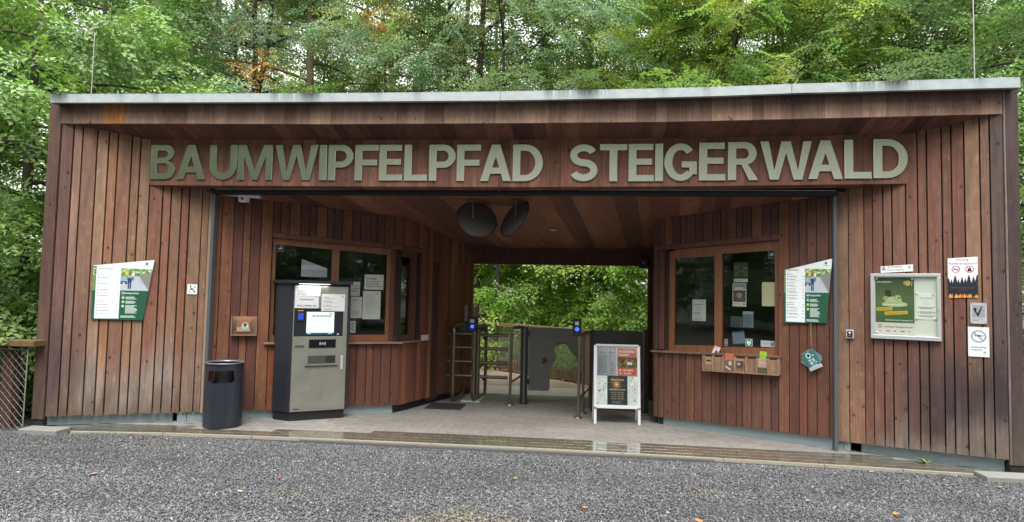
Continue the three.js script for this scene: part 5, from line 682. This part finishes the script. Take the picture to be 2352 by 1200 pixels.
{ const t = thing('ceiling_lamp', 'small round white ceiling spot in the passage', 'ceiling lamp', [5.75, cY(-2.3) - 0.001, -2.3]); mk('ring', new THREE.CylinderGeometry(0.05, 0.055, 0.012, 24).translate(0, -0.006, 0), std([0.5, 0.5, 0.48], 0.5), t); mk('diffuser', new THREE.CylinderGeometry(0.035, 0.035, 0.006, 24).translate(0, -0.013, 0), M.white, t); }
// two round mirrors on curved hangers, seen from behind
function mirror(label, px, cx, cy, nx, ny, nz) {
  const z = -0.88, t = thing('round_mirror', label, 'mirror', [px, cY(z), z], 0, 'round mirrors under the passage ceiling'), c = V(cx - px, cy - cY(z), 0);
  const face = new THREE.Quaternion().setFromUnitVectors(V(0, 0, 1), V(nx, ny, nz).normalize()), rot = (g) => g.applyQuaternion(face).translate(c.x, c.y, c.z - 0.05);
  mk('disc', rot(new THREE.LatheGeometry([[0, 0.010], [0.12, 0.008], [0.2, 0.004], [0.245, 0], [0.245, -0.010], [0, -0.010]].map(([x, y]) => new THREE.Vector2(x, y)), 48).rotateX(Math.PI / 2)), std([0.058, 0.048, 0.042], 0.75), t);
  mk('rim', rot(new THREE.TorusGeometry(0.247, 0.008, 8, 56)), std([0.012, 0.008, 0.008], 0.6), t);
  mk('hanger', tube([[0, 0, 0.03], [0, c.y * 0.6, 0.03], [c.x * 0.06, c.y * 0.86, 0.03], [c.x * 0.5, c.y * 1.0, 0.02], [c.x, c.y, -0.03]], 0.0042, 30, 8), std([0.20, 0.19, 0.19], 0.4, 0.6), t); mk('ceiling_plate', rbox(-0.04, 0.04, -0.008, 0, 0.0, 0.06, 0.002), M.steelPost, t);
  return t;
}
mirror('left round dark mirror back hanging under the passage ceiling, facing out broadly', 4.845, 4.884, 2.503, 0.38, 0.42, 0.80);
mirror('right round dark mirror back hanging under the passage ceiling, turned narrow', 5.366, 5.345, 2.520, -0.70, 0.44, 0.56);
{ const t = thing('sensor_bar', 'white sensor bar with a square box under the left end of the door track', 'sensor', [1.95, 2.74, -0.69]); mk('bar', block([-0.28, 0.015, 0.03], [0.28, -0.028, 0.03], [0.28, 0.004, 0.03], [-0.28, 0.024, 0.03], [-0.28, 0.015, -0.02], [0.28, -0.028, -0.02], [0.28, 0.004, -0.02], [-0.28, 0.024, -0.02]), M.white, t); mk('sensor_box', rbox(0.025, 0.13, -0.075, 0.012, -0.03, 0.052, 0.008), M.white, t); mk('sensor_lens', new THREE.CylinderGeometry(0.02, 0.02, 0.01, 16).rotateX(Math.PI / 2).translate(0.08, -0.035, 0.055), std([0.10, 0.10, 0.10], 0.3), t); mk('sensor_knob', rbox(0.084, 0.1, -0.03, -0.018, 0.05, 0.062, 0.002), M.white, t); }
// lightning rods on the roof
for (const [x, top, label] of [[0.23, 4.68, 'thin lightning rod standing at the left end of the roof'], [10.16, 5.4, 'thin tall lightning rod standing at the right end of the roof']]) { const t = thing('lightning_rod', label, 'lightning rod', [x, 3.735, -0.3]); mk('rod', bar([0, 0.05, 0], [0, top - 3.735, 0], 0.0055, 6), M.wire, t); mk('foot', new THREE.CylinderGeometry(0.06, 0.07, 0.06, 16).translate(0, 0.03, 0), M.concrete, t); }

// ---------------------------------------------------------------- railings and fence with rope mesh
function netting(P, Q, y0, y1, pitch, r) { // diamond rope mesh between two points, as crossing lines
  const L = Math.hypot(Q[0] - P[0], Q[1] - P[1]), at = (s, y) => [lerp(P[0], Q[0], s / L), y, lerp(P[1], Q[1], s / L)], gs = [], h = y1 - y0;
  for (let s = -h; s < L; s += pitch) { const a = Math.max(0, s), b = Math.min(L, s + h); if (b - a < 0.02) continue; gs.push(bar(at(a, y0 + (a - s)), at(b, y0 + (b - s)), r, 3)); gs.push(bar(at(a, y1 - (a - s)), at(b, y1 - (b - s)), r, 3)); }
  return merge(gs);
}
{
  const t = thing('bridge_railing', 'mossy timber railing with diagonal wire netting at the left edge', 'railing', [-1.5, 0, 0.0]), o = [-1.5, 0, 0], m = (n, g, mm) => mk(n, g.translate(-o[0], 0, -o[2]), mm, t);
  m('handrail', tint(rbox(-5.5, 0.10, 0.905, 0.975, -0.02, 0.16, 0.008), wc('#6f5a3c')), M.wood);
  for (const x of [-0.30, -2.2, -4.1]) m('post', tint(rbox(x - 0.09, x + 0.055, -0.25, 0.905, -0.05, 0.05, 0.006), wc('#5d4238')), M.wood);
  const n = m('wire_netting', netting([-5.4, 0.10], [-0.03, 0.10], -0.14, 0.86, 0.085, 0.0022), M.wire); n.userData.kind = 'stuff'; m('tension_wire', bar([-0.03, -0.14, 0.10], [-0.02, 0.88, 0.10], 0.007, 6), M.wire); m('tension_wire', bar([-5.4, -0.14, 0.10], [-0.03, -0.14, 0.10], 0.005, 6), M.wire); m('tension_wire', bar([-5.4, 0.86, 0.10], [-0.03, 0.87, 0.10], 0.005, 6), M.wire);
}
{
  const A = [2.2, -8.9], B = [7.6, -3.95], t = thing('path_fence', 'timber railing with diamond wire netting beyond the passage', 'fence', [4.9, 0, -6.4]), o = [4.9, 0, -6.4], m = (n, g, mm) => mk(n, g.translate(-o[0], 0, -o[2]), mm, t), L = Math.hypot(B[0] - A[0], B[1] - A[1]), dx = (B[0] - A[0]) / L, dz = (B[1] - A[1]) / L;
  const beam = (s0, s1, y0, y1, w) => { const p = (s, k) => [A[0] + dx * s - dz * k, A[1] + dz * s + dx * k], [a, b, c, d] = [p(s0, w), p(s1, w), p(s1, -w), p(s0, -w)]; return block([a[0], y0, a[1]], [b[0], y0, b[1]], [b[0], y1, b[1]], [a[0], y1, a[1]], [d[0], y0, d[1]], [c[0], y0, c[1]], [c[0], y1, c[1]], [d[0], y1, d[1]]); };
  m('handrail', tint(beam(0, L, 0.93, 0.99, 0.08), wc('#8d7a5e')), M.wood); m('kick_board', tint(beam(0, L, 0.03, 0.20, 0.04), wc('#6d6146')), M.wood);
  for (let s = 0.25; s < L; s += 1.75) m('post', tint(beam(s, s + 0.12, -0.05, 0.93, 0.05), wc('#8d7a68')), M.wood);
  const n = m('wire_netting', netting(A, B, 0.2, 0.92, 0.085, 0.004), M.wire); n.userData.kind = 'stuff';
}

// ---------------------------------------------------------------- foliage
function sprayGeo(seed, n, len, leafL, leafW, droop = 0.12) { // a flat leafy twig along +x, its leaves held level
  const r = rng(seed), pos = [], col = [];
  const tri = (a, b, c, k) => { pos.push(...a, ...b, ...c); for (let i = 0; i < 3; i++) col.push(k, k * (0.97 + 0.06 * r()), k); };
  const twig = (a, b, w) => { pos.push(a[0], a[1], a[2] - w, b[0], b[1], b[2], a[0], a[1], a[2] + w); for (let i = 0; i < 3; i++) col.push(0.35, 0.22, 0.3); };
  const leaf = (p, yaw, L, W) => { const c = Math.cos(yaw), s = Math.sin(yaw), tp = (r() - 0.6) * 0.7, ro = (r() - 0.5) * 0.9, k = 0.75 + 0.45 * r(), f = 0.18 * W; const at = (u, v, h) => [p[0] + c * u - s * v, p[1] + h + u * tp * 0.6 + v * ro, p[2] + s * u + c * v]; const b = at(0, 0, 0), t = at(L, 0, -0.1 * L), l = at(0.45 * L, W / 2, f), q = at(0.45 * L, -W / 2, f); tri(b, t, l, k); tri(b, q, t, k * 0.93); };
  twig([0, 0, 0], [len, -droop * len, 0], 0.004);
  const sides = 4; let placed = 0;
  const run = (p, yaw, L, m) => { for (let i = 0; i < m; i++) { const f = (i + 0.6) / m, q = [p[0] + Math.cos(yaw) * L * f, p[1] - droop * L * f * f, p[2] + Math.sin(yaw) * L * f]; leaf(q, yaw + (i % 2 ? 1 : -1) * (0.65 + 0.5 * r()) * (i === m - 1 ? 0.1 : 1), leafL * (0.75 + 0.45 * r()), leafW * (0.75 + 0.4 * r())); placed++; } };
  const per = Math.floor(n / (sides + 1.4));
  run([0, 0, 0], 0, len, Math.floor(per * 1.4));
  for (let k = 0; k < sides; k++) { const f = 0.15 + 0.6 * k / sides, yaw = (k % 2 ? 1 : -1) * (0.6 + 0.3 * r()), L = len * (0.6 - 0.3 * f); const p = [len * f, -droop * len * f * f, 0]; twig(p, [p[0] + Math.cos(yaw) * L, p[1] - droop * L, p[2] + Math.sin(yaw) * L], 0.003); run(p, yaw, L, per); }
  const G = new THREE.BufferGeometry(); G.setAttribute('position', new THREE.Float32BufferAttribute(pos, 3)); G.setAttribute('color', new THREE.Float32BufferAttribute(col, 3)); G.computeVertexNormals(); return G;
}
const SPR = [0, 1, 2].map((i) => sprayGeo(100 + i, 34, 0.6, 0.076, 0.052, 0.25)), BIGSPR = [0, 1].map((i) => sprayGeo(200 + i, 30, 0.55, 0.088, 0.062, 0.3));
const leafM = phys(0xffffff, 0.92, { transmission: 0.6, thickness: 0, vertexColors: true, specularIntensity: 0.8, side: THREE.DoubleSide }), glossLeafM = phys(0xffffff, 0.6, { transmission: 0.5, thickness: 0, vertexColors: true, side: THREE.DoubleSide });
const barkTex = dataTex(128, 512, (i, j) => { const x = i / 128, y = j / 512, v = 0.72 + 0.2 * noise.noise(x * 14, y * 9, 1) + 0.16 * noise.noise(x * 40, y * 60, 4) + 0.12 * noise.noise(x * 4, y * 20, 8); return [v, v, v]; }, false, [3, 3]);
const bark = (c) => std(c, 0.9, 0, { map: barkTex, bumpMap: barkTex, bumpScale: 0.008 });
const BARK = { grey: bark([0.16, 0.14, 0.115]), dark: bark([0.085, 0.072, 0.06]), brown: bark([0.30, 0.22, 0.155]), red: bark([0.11, 0.068, 0.055]) };
function taper(pts, r0, r1, rad = 7) { const c = new THREE.CatmullRomCurve3(pts), n = pts.length * 3, g = new THREE.TubeGeometry(c, n, 1, rad), p = g.attributes.position; for (let i = 0; i <= n; i++) { const ctr = c.getPointAt(i / n), k = lerp(r0, r1, i / n); for (let j = 0; j <= rad; j++) { const a = i * (rad + 1) + j; p.setXYZ(a, ctr.x + (p.getX(a) - ctr.x) * k, ctr.y + (p.getY(a) - ctr.y) * k, ctr.z + (p.getZ(a) - ctr.z) * k); } } g.computeVertexNormals(); return g; }
const GREEN = { mid: [0.245, 0.42, 0.10], dark: [0.185, 0.33, 0.11], yellow: [0.43, 0.55, 0.07], fresh: [0.30, 0.50, 0.085], blue: [0.25, 0.40, 0.19], olive: [0.34, 0.42, 0.12], rust: [0.75, 0.42, 0.09], bright: [0.46, 0.70, 0.13] };
const nTree = {};
function tree({ x, z, h = 14, r = 0.13, h0 = 3, top = Math.min(h * 0.97, 4.9 - z * 0.74), spread = 3, limbs = 16, n = 900, col = 'mid', mixin, mixShare = 0.15, barkOf = 'grey', seed = 1, lean = 0, sc = 1, big = false, name = 'beech_tree', label, cat = 'tree', up = 0.3, ground = -0.06, side = null, fork = false, group, clear = false }) {
  const q = rng(seed * 977 + 13), t = thing(name, label, cat, [x, ground, z], 0, group);
  const bend = (y) => V(lean * y + 0.10 * h * 0.12 * noise.noise(y * 0.25, seed, 1), y, 0.10 * noise.noise(y * 0.3, seed, 5) * h * 0.1);
  const wood = []; const tp = []; for (let i = 0; i <= 8; i++) tp.push(bend(h * i / 8)); wood.push(taper(tp, r, r * 0.22, 9));
  if (fork) { const f0 = bend(h * 0.42); wood.push(taper([f0, f0.clone().add(V(0.35, h * 0.12, 0.1)), f0.clone().add(V(0.5, h * 0.3, 0.2)), f0.clone().add(V(0.9, h * 0.5, 0.2))], r * 0.7, r * 0.15, 7)); }
  const m4 = new THREE.Matrix4(), qt = new THREE.Quaternion(), eu = new THREE.Euler(), sprays = [];
  for (let i = 0; i < limbs; i++) {
    const f = (i + 0.5 + 0.6 * (q() - 0.5)) / limbs, y0 = lerp(h0, top * 0.97, f), L = spread * (1.05 - 0.55 * Math.pow(f, 1.6)) * rr(0.75, 1.15, q);
    const az = side ? side[0] + (q() - 0.5) * side[1] : i * 2.399 + q() * 0.8, d = V(Math.cos(az), 0, Math.sin(az)), st = bend(y0), at = (t) => st.clone().addScaledVector(d, L * t).add(V(0, L * (up * t - 0.32 * t * t), 0));
    wood.push(taper([at(0), at(0.35), at(0.7), at(1)], Math.min(r * 0.45, 0.012 + L * 0.011), 0.004, 5));
    const subs = 8; for (let k = 0; k < subs; k++) { const t0 = 0.22 + 0.78 * (k + q()) / subs, p0 = at(t0), ya = az + (k % 2 ? 1 : -1) * (0.5 + 0.6 * q()), sl = L * 0.42 * (1.25 - t0) + 0.25, dd = V(Math.cos(ya), (q() - 0.5) * 0.95, Math.sin(ya)); sprays.push([p0, dd, sl, ya]); if (k % 2 === 0) wood.push(taper([p0, p0.clone().addScaledVector(dd, sl * 0.5), p0.clone().addScaledVector(dd, sl)], 0.007, 0.002, 3)); }
    sprays.push([at(0.85), d, L * 0.25, az]);
  }
  mk('trunk', mergeGeometries(wood.map((g) => g.toNonIndexed())), BARK[barkOf], t);
  const set = big ? BIGSPR : SPR, gs = set[seed % set.length], sp = gs.attributes.position.array, sn = gs.attributes.normal.array, sc0 = gs.attributes.color.array, K = sp.length / 3;
  const P = new Float32Array(n * K * 3), N = new Float32Array(n * K * 3), C = new Float32Array(n * K * 3);
  const clump = sprays.map(() => [0.72 + 0.5 * q(), q()]);
  for (let i = 0; i < n; i++) {
    let si, p, d, l, a, f, pt; do { si = Math.floor(q() * sprays.length); [p, d, l, a] = sprays[si]; f = q(); pt = p.clone().addScaledVector(d, l * f).add(V((q() - 0.5) * 0.26, (q() - 0.5) * 0.5 - 0.12 * f * f * l, (q() - 0.5) * 0.26)); } while ((clear && pt.z > -0.15 && Math.abs(pt.x - lean * pt.y) < 0.26 && q() < 0.93) || pt.y < 4.25 && pt.x + x > -0.55 && pt.x + x < 10.9 && pt.z + z > -4.3);
    qt.setFromEuler(eu.set((q() - 0.5) * 1.9, -(a + (q() - 0.5) * 2.6), 0.25 - 1.15 * q(), 'YXZ')); const s = sc * rr(0.75, 1.2, q); m4.compose(pt, qt, V(s, s, s));
    const [k, h2] = clump[si], src = mixin && h2 < mixShare ? GREEN[mixin] : GREEN[col], v = k * rr(0.8, 1.2, q), cr = src[0] * v * rr(0.9, 1.15, q), cg = src[1] * v, cb = src[2] * v, e = m4.elements;
    for (let j = 0, o = i * K * 3; j < K * 3; j += 3, o += 3) {
      const X = sp[j], Y = sp[j + 1], Z = sp[j + 2], x2 = sn[j], y2 = sn[j + 1], z2 = sn[j + 2];
      P[o] = e[0] * X + e[4] * Y + e[8] * Z + e[12]; P[o + 1] = e[1] * X + e[5] * Y + e[9] * Z + e[13]; P[o + 2] = e[2] * X + e[6] * Y + e[10] * Z + e[14];
      N[o] = (e[0] * x2 + e[4] * y2 + e[8] * z2) / s; N[o + 1] = (e[1] * x2 + e[5] * y2 + e[9] * z2) / s; N[o + 2] = (e[2] * x2 + e[6] * y2 + e[10] * z2) / s;
      C[o] = sc0[j] * cr; C[o + 1] = sc0[j + 1] * cg; C[o + 2] = sc0[j + 2] * cb;
    }
  }
  const cg = new THREE.BufferGeometry(); cg.setAttribute('position', new THREE.BufferAttribute(P, 3)); cg.setAttribute('normal', new THREE.BufferAttribute(N, 3)); cg.setAttribute('color', new THREE.BufferAttribute(C, 3));
  mk('crown', cg, big ? glossLeafM : leafM, t); return t;
}
// trees one can tell apart, then the woodland that fills between and behind them
tree({ x: -2.5, z: -2.3, h: 9, r: 0.10, h0: 0.4, spread: 3.3, limbs: 26, n: 1950, col: 'fresh', mixin: 'mid', mixShare: 0.35, big: true, barkOf: 'dark', seed: 3, name: 'broadleaf_tree', label: 'bright broad leaved tree reaching over the left roof corner', up: 0.25 });
tree({ x: -3.6, z: -5.0, h: 9, r: 0.10, h0: 0.1, spread: 3.0, limbs: 26, n: 1950, col: 'mid', mixin: 'dark', big: true, barkOf: 'dark', seed: 4, name: 'broadleaf_tree', label: 'dark broad leaved tree filling the left edge behind the railing' });
tree({ x: -6.5, z: -3.8, h: 10, r: 0.1, h0: 0.0, spread: 3.4, limbs: 26, n: 1820, col: 'mid', mixin: 'fresh', big: true, barkOf: 'dark', seed: 5, name: 'broadleaf_tree', label: 'green broad leaved tree at the far left edge' });
tree({ x: -5.6, z: -12, h: 17, r: 0.20, h0: 4, spread: 3.8, limbs: 22, n: 1453, col: 'olive', mixin: 'dark', barkOf: 'dark', seed: 6, label: 'stout dark trunked beech left of the forked tree', sc: 1.1 });
tree({ x: -2.45, z: -7.8, h: 14, r: 0.062, clear: true, h0: 4.2, spread: 2.9, limbs: 18, n: 894, col: 'blue', barkOf: 'dark', seed: 7, label: 'slim dark beech trunk just left of the forked tree' });
tree({ x: -1.82, z: -7.6, h: 14, r: 0.10, clear: true, h0: 4.6, spread: 3.0, limbs: 18, n: 838, col: 'blue', mixin: 'olive', barkOf: 'dark', seed: 8, fork: true, label: 'dark forked beech above the left part of the roof' });
tree({ x: -0.42, z: -7.6, h: 16, r: 0.125, clear: true, h0: 4.0, spread: 3.0, limbs: 15, n: 537, col: 'olive', mixin: 'rust', mixShare: 0.28, barkOf: 'brown', seed: 9, name: 'oak_tree', label: 'pale brown trunk with orange autumn leaves' });
tree({ x: 0.9, z: -9.2, h: 13, r: 0.07, h0: 3.6, spread: 3.0, limbs: 22, n: 1342, col: 'fresh', mixin: 'olive', barkOf: 'grey', seed: 10, label: 'light green young beech right of the orange tree' });
tree({ x: 2.55, z: -9.3, h: 16, r: 0.085, clear: true, h0: 5.5, spread: 2.8, limbs: 14, n: 470, col: 'olive', barkOf: 'dark', seed: 11, label: 'slim dark trunk left of the three middle trunks' });
tree({ x: 2.95, z: -9.6, h: 17, r: 0.11, clear: true, h0: 6, spread: 3.2, limbs: 14, n: 470, col: 'olive', mixin: 'rust', mixShare: 0.06, barkOf: 'grey', seed: 12, label: 'grey brown trunk high above the roof middle' });
tree({ x: 3.65, z: -8.2, h: 16, r: 0.105, clear: true, h0: 4.6, spread: 3.0, limbs: 16, n: 693, col: 'mid', mixin: 'olive', barkOf: 'red', seed: 13, label: 'straight red brown trunk behind the roof middle' });
tree({ x: 4.28, z: -7.3, h: 13, r: 0.055, clear: true, h0: 3.8, spread: 3.1, limbs: 20, n: 984, col: 'blue', mixin: 'dark', barkOf: 'dark', seed: 14, label: 'thin black stemmed beech with spreading dark limbs', up: 0.6 });
tree({ x: 6.3, z: -9.8, h: 12, r: 0.07, h0: 3.4, spread: 3.0, limbs: 20, n: 1235, col: 'mid', mixin: 'yellow', barkOf: 'grey', seed: 15, label: 'green beech left of the yellow thicket' });
const thicket = [[7.9, -8.2, 'yellow', 'fresh', 'young yellow green beech nearest the middle of the right roof half'], [9.3, -6.9, 'fresh', 'yellow', 'young fresh green beech with a golden top shoot behind the right roof half'], [10.4, -8.6, 'olive', 'yellow', 'young olive beech behind the right roof half'], [11.3, -6.6, 'mid', 'yellow', 'young beech left of the tall lightning rod'], [12.6, -8.0, 'fresh', 'olive', 'young beech around the tall lightning rod'], [13.6, -6.2, 'mid', 'dark', 'dark green beech behind the right roof end'], [8.9, -10.2, 'fresh', 'yellow', 'taller light green beech at the back of the right thicket']];
thicket.forEach(([x, z, c, m, label], i) => tree({ x, z, h: 10.5 + (i % 3), r: 0.055, h0: 2.2, spread: 2.6, limbs: 30, n: 1950, col: c, mixin: m, mixShare: 0.3, barkOf: 'dark', seed: 20 + i, label, sc: 0.92 }));
tree({ x: 15.5, z: -9.5, h: 17, r: 0.17, h0: 3, spread: 3.6, limbs: 20, n: 1430, col: 'dark', mixin: 'mid', barkOf: 'grey', seed: 30, label: 'grey trunked beech at the upper right corner' });
tree({ x: 13.2, z: -3.2, h: 8, r: 0.08, h0: 0.2, spread: 2.4, limbs: 24, n: 1430, col: 'mid', mixin: 'dark', barkOf: 'dark', seed: 31, label: 'bushy beech beside the right end of the building' });
tree({ x: -1.3, z: -1.3, h: 1.7, r: 0.02, h0: 0.05, top: 1.6, spread: 0.9, limbs: 14, n: 420, col: 'mid', mixin: 'dark', big: true, barkOf: 'dark', seed: 50, name: 'shrub', label: 'leafy shrub behind the wire netting at the left edge', cat: 'shrub', up: 0.5 });
tree({ x: -3.0, z: -1.6, h: 2.6, r: 0.025, h0: 0.05, top: 2.4, spread: 1.2, limbs: 16, n: 520, col: 'mid', mixin: 'fresh', big: true, barkOf: 'dark', seed: 51, name: 'shrub', label: 'taller leafy shrub behind the handrail at the left edge', cat: 'shrub', up: 0.5 });
// greenery seen through the passage
tree({ x: 3.0, z: -10.6, h: 6, r: 0.05, h0: 0.3, spread: 2.3, limbs: 26, n: 1690, col: 'bright', mixin: 'mid', big: true, barkOf: 'dark', seed: 40, label: 'low beech behind the fence, left in the passage view' });
tree({ x: 5.4, z: -8.4, h: 5.6, r: 0.05, h0: 0.35, spread: 2.0, limbs: 26, n: 1560, col: 'bright', mixin: 'mid', big: true, barkOf: 'dark', seed: 41, label: 'low beech behind the fence, middle of the passage view' });
tree({ x: 7.6, z: -7.4, h: 5.4, r: 0.05, h0: 0.3, spread: 2.0, limbs: 26, n: 1560, col: 'bright', mixin: 'mid', big: true, barkOf: 'dark', seed: 42, label: 'low beech behind the fence, right in the passage view' });
tree({ x: 5.1, z: -12.5, h: 9, r: 0.12, h0: 0.4, spread: 3.2, limbs: 28, n: 1690, col: 'mid', mixin: 'bright', barkOf: 'dark', seed: 43, label: 'dark beech farther back in the passage view' });
{ // the wood behind: one mass
  const spots = []; const q = rng(77); for (let i = 0; i < 34; i++) spots.push([lerp(-20, 24, (i + q()) / 34), -15 - 12 * q(), 14 + 6 * q()]);
  const woods = [], N = 4500, im = new THREE.InstancedMesh(SPR[1], leafM, N), m4 = new THREE.Matrix4(), qt = new THREE.Quaternion(), eu = new THREE.Euler(), c = new THREE.Color();
  spots.forEach(([x, z, h], i) => woods.push(taper([V(x, -0.1, z), V(x + 0.15 * (q() - 0.5), h * 0.4, z), V(x + 0.6 * (q() - 0.5), h, z)], 0.09 + 0.1 * q(), 0.03, 7)));
  for (let i = 0; i < N; i++) { const [x, z, h] = spots[Math.floor(q() * spots.length)], f = q(), a = q() * 6.28, rad = (0.6 + 3.2 * q()) * (1 - 0.35 * f); qt.setFromEuler(eu.set((q() - 0.5) * 0.8, q() * 6.3, (q() - 0.6) * 0.6, 'YXZ')); const s = 1.5 * rr(0.8, 1.3, q); m4.compose(V(x + Math.cos(a) * rad, lerp(0.6, h, f) + 0.3 * Math.sin(x * 3 + a * 2), z + Math.sin(a) * rad), qt, V(s, s, s)); im.setMatrixAt(i, m4); const k = q(), src = k < 0.4 ? GREEN.mid : k < 0.65 ? GREEN.olive : k < 0.9 ? GREEN.dark : GREEN.yellow, v = rr(0.7, 1.2, q); c.setRGB(src[0] * v, src[1] * v, src[2] * v); im.setColorAt(i, c); }
  const t = thing('woodland', 'mass of beech wood beyond the single trees', 'woodland', [0, 0, 0]); t.userData.kind = 'stuff'; mk('trunks', mergeGeometries(woods.map((g) => g.toNonIndexed())), BARK.dark, t).userData.kind = 'stuff'; im.name = 'foliage'; im.userData.kind = 'stuff'; t.add(im);
}
{ // the edge of the clearing behind the photographer
  const q = rng(78), woods = [], N = 9500, im = new THREE.InstancedMesh(SPR[0], leafM, N), m4 = new THREE.Matrix4(), qt = new THREE.Quaternion(), eu = new THREE.Euler(), c = new THREE.Color(), spots = []; for (let i = 0; i < 20; i++) spots.push([lerp(-20, 32, (i + q()) / 20), 16.5 + 3.5 * q(), 10.5 + 3 * q()]);
  spots.forEach(([x, z, h]) => woods.push(taper([V(x, -0.1, z), V(x, h * 0.4, z), V(x + 0.5 * (q() - 0.5), h, z)], 0.16, 0.04, 7)));
  for (let i = 0; i < N; i++) { const [x, z, h] = spots[Math.floor(q() * spots.length)], a = q() * 6.28; let f = q(); while (x > -4.5 && Math.abs(lerp(0.8, h, f) - 5.45) < 1.2) f = q(); const rad = (0.6 + 3.4 * q()) * (1 - 0.35 * f); qt.setFromEuler(eu.set((q() - 0.5) * 0.9, q() * 6.3, (q() - 0.6) * 0.6, 'YXZ')); const s = 3.0 * rr(0.8, 1.3, q); m4.compose(V(x + Math.cos(a) * rad, lerp(0.8, h, f), z + Math.sin(a) * rad * 0.7), qt, V(s, s, s)); im.setMatrixAt(i, m4); const src = q() < 0.5 ? GREEN.mid : GREEN.dark, v = rr(0.7, 1.2, q); c.setRGB(src[0] * v, src[1] * v, src[2] * v); im.setColorAt(i, c); }  // unseen crowns, with a gap shaped so the letters mirror open sky
  const t = thing('clearing_edge', 'trees closing the clearing opposite the building', 'woodland', [0, 0, 0]); t.userData.kind = 'stuff'; mk('trunks', mergeGeometries(woods.map((g) => g.toNonIndexed())), BARK.dark, t).userData.kind = 'stuff'; im.name = 'foliage'; im.userData.kind = 'stuff'; t.add(im);
}
// ---------------------------------------------------------------- small things on the ground
function deadLeaf(x, z, y, s, turn, c, label, group) {
  const p = [], n = 7, top = (i) => { const f = i / n; return 0.5 * Math.sin(Math.PI * Math.pow(f, 0.8)) * 0.62; }; for (let i = 0; i < n; i++) { const a = i / n, b = (i + 1) / n, h = (f) => 0.12 * f * f + 0.05; for (const sgn of [1, -1]) { const q = [[a, h(a), 0], [b, h(b), 0], [b, h(b) + 0.16 * top(i + 1), sgn * top(i + 1)], [a, h(a) + 0.16 * top(i), sgn * top(i)]]; const o = sgn > 0 ? [0, 2, 1, 0, 3, 2] : [0, 1, 2, 0, 2, 3]; for (const k of o) p.push(q[k][0] * s, q[k][1] * s, q[k][2] * s); } }
  const g = new THREE.BufferGeometry(); g.setAttribute('position', new THREE.Float32BufferAttribute(p, 3)); g.computeVertexNormals(); return single('fallen_leaf', g, std(c, 0.7, 0, { side: THREE.DoubleSide }), label, 'leaf', [x, y, z], turn, group);
}
const OR = [0.50, 0.20, 0.06], TAN = [0.48, 0.33, 0.18], RED = [0.32, 0.10, 0.06], YEL = [0.42, 0.33, 0.06];
[[2.02, 1.55, 0.062, 0.4, OR, 'orange fallen leaf on gravel near the lower left corner'], [3.62, 1.38, 0.05, 1.4, RED, 'reddish fallen leaf on gravel left of the frame middle'], [3.52, 1.78, 0.06, 2.6, TAN, 'pale orange fallen leaf low on the gravel left of middle'], [5.6, 1.02, 0.045, 0.9, YEL, 'small yellow fallen leaf on gravel below the passage'], [6.2, 1.65, 0.06, 5.2, OR, 'orange brown leaf on the tan gravel patch'], [7.05, 1.85, 0.075, 2.2, OR, 'larger orange leaf on gravel at the lower frame edge'], [8.02, 1.18, 0.055, 3.6, TAN, 'tan leaf on gravel right of the middle'], [8.55, 1.42, 0.055, 1.1, OR, 'orange leaf on gravel below the right wing'], [9.86, 0.45, 0.06, 4.4, TAN, 'pale leaf by the right end block'], [8.9, 0.17, 0.05, 0.2, TAN, 'cream leaf just in front of the right kerb']].forEach(([x, z, s, t, c, l]) => deadLeaf(x, z, -0.004, s, t, c, l, 'fallen leaves on the gravel'));
{ // leaf litter along the far fence
  const base = sprayGeo(9, 1, 0.01, 0.08, 0.06), N = 240, g = new THREE.CircleGeometry(0.04, 6).scale(1, 0.6, 1).rotateX(-Math.PI / 2), im = new THREE.InstancedMesh(g, std(0xffffff, 0.8, 0, { side: THREE.DoubleSide }), N), m = new THREE.Matrix4(), e = new THREE.Euler(), q = rng(55), qt = new THREE.Quaternion(), c = new THREE.Color();
  for (let i = 0; i < N; i++) { const s = q() * 7, off = 0.1 + 1.1 * q() * q(); qt.setFromEuler(e.set((q() - 0.5) * 0.6, q() * 6, (q() - 0.5) * 0.6)); m.compose(V(2.2 + 0.737 * s + 0.676 * off, 0.01 + 0.02 * q(), -8.9 + 0.676 * s + 0.737 * off), qt, V(1, 1, 1).multiplyScalar(rr(0.7, 1.3, q))); im.setMatrixAt(i, m); const v = rr(0.7, 1.2, q); c.setRGB(0.42 * v, 0.25 * v, 0.12 * v); im.setColorAt(i, c); }
  im.name = 'leaf_litter'; im.userData.kind = 'stuff'; scene.add(im); tag(im, 'brown leaf litter along the foot of the far fence', 'leaf litter');
}
{ // a weed between the paving and the right wing
  const t = thing('weed', 'small green weed growing on the paving before the right wing', 'plant', [9.62, 0, -0.26]), m = std([0.17, 0.27, 0.04], 0.6, 0, { side: THREE.DoubleSide }), q = rng(61);
  for (let i = 0; i < 9; i++) { const a = q() * 6.28, L = rr(0.05, 0.12, q), u = rr(0.3, 1.1, q), p = [0, 0.25, 0.55, 0.8, 1].map((f) => [Math.cos(a) * L * f, L * (u * f - 0.5 * f * f), Math.sin(a) * L * f, 0.018 * Math.sin(Math.PI * Math.min(1, f + 0.08))]), pos = []; for (let k = 0; k < 4; k++) { const A = p[k], B = p[k + 1], sx = -Math.sin(a), sz = Math.cos(a), P = (o, s) => [o[0] + sx * o[3] * s, o[1], o[2] + sz * o[3] * s]; pos.push(...P(A, -1), ...P(B, -1), ...P(B, 1), ...P(A, -1), ...P(B, 1), ...P(A, 1)); } const g = new THREE.BufferGeometry(); g.setAttribute('position', new THREE.Float32BufferAttribute(pos, 3)); g.computeVertexNormals(); mk('leaf', g, m, t); }
}
renderer.render(scene, camera);
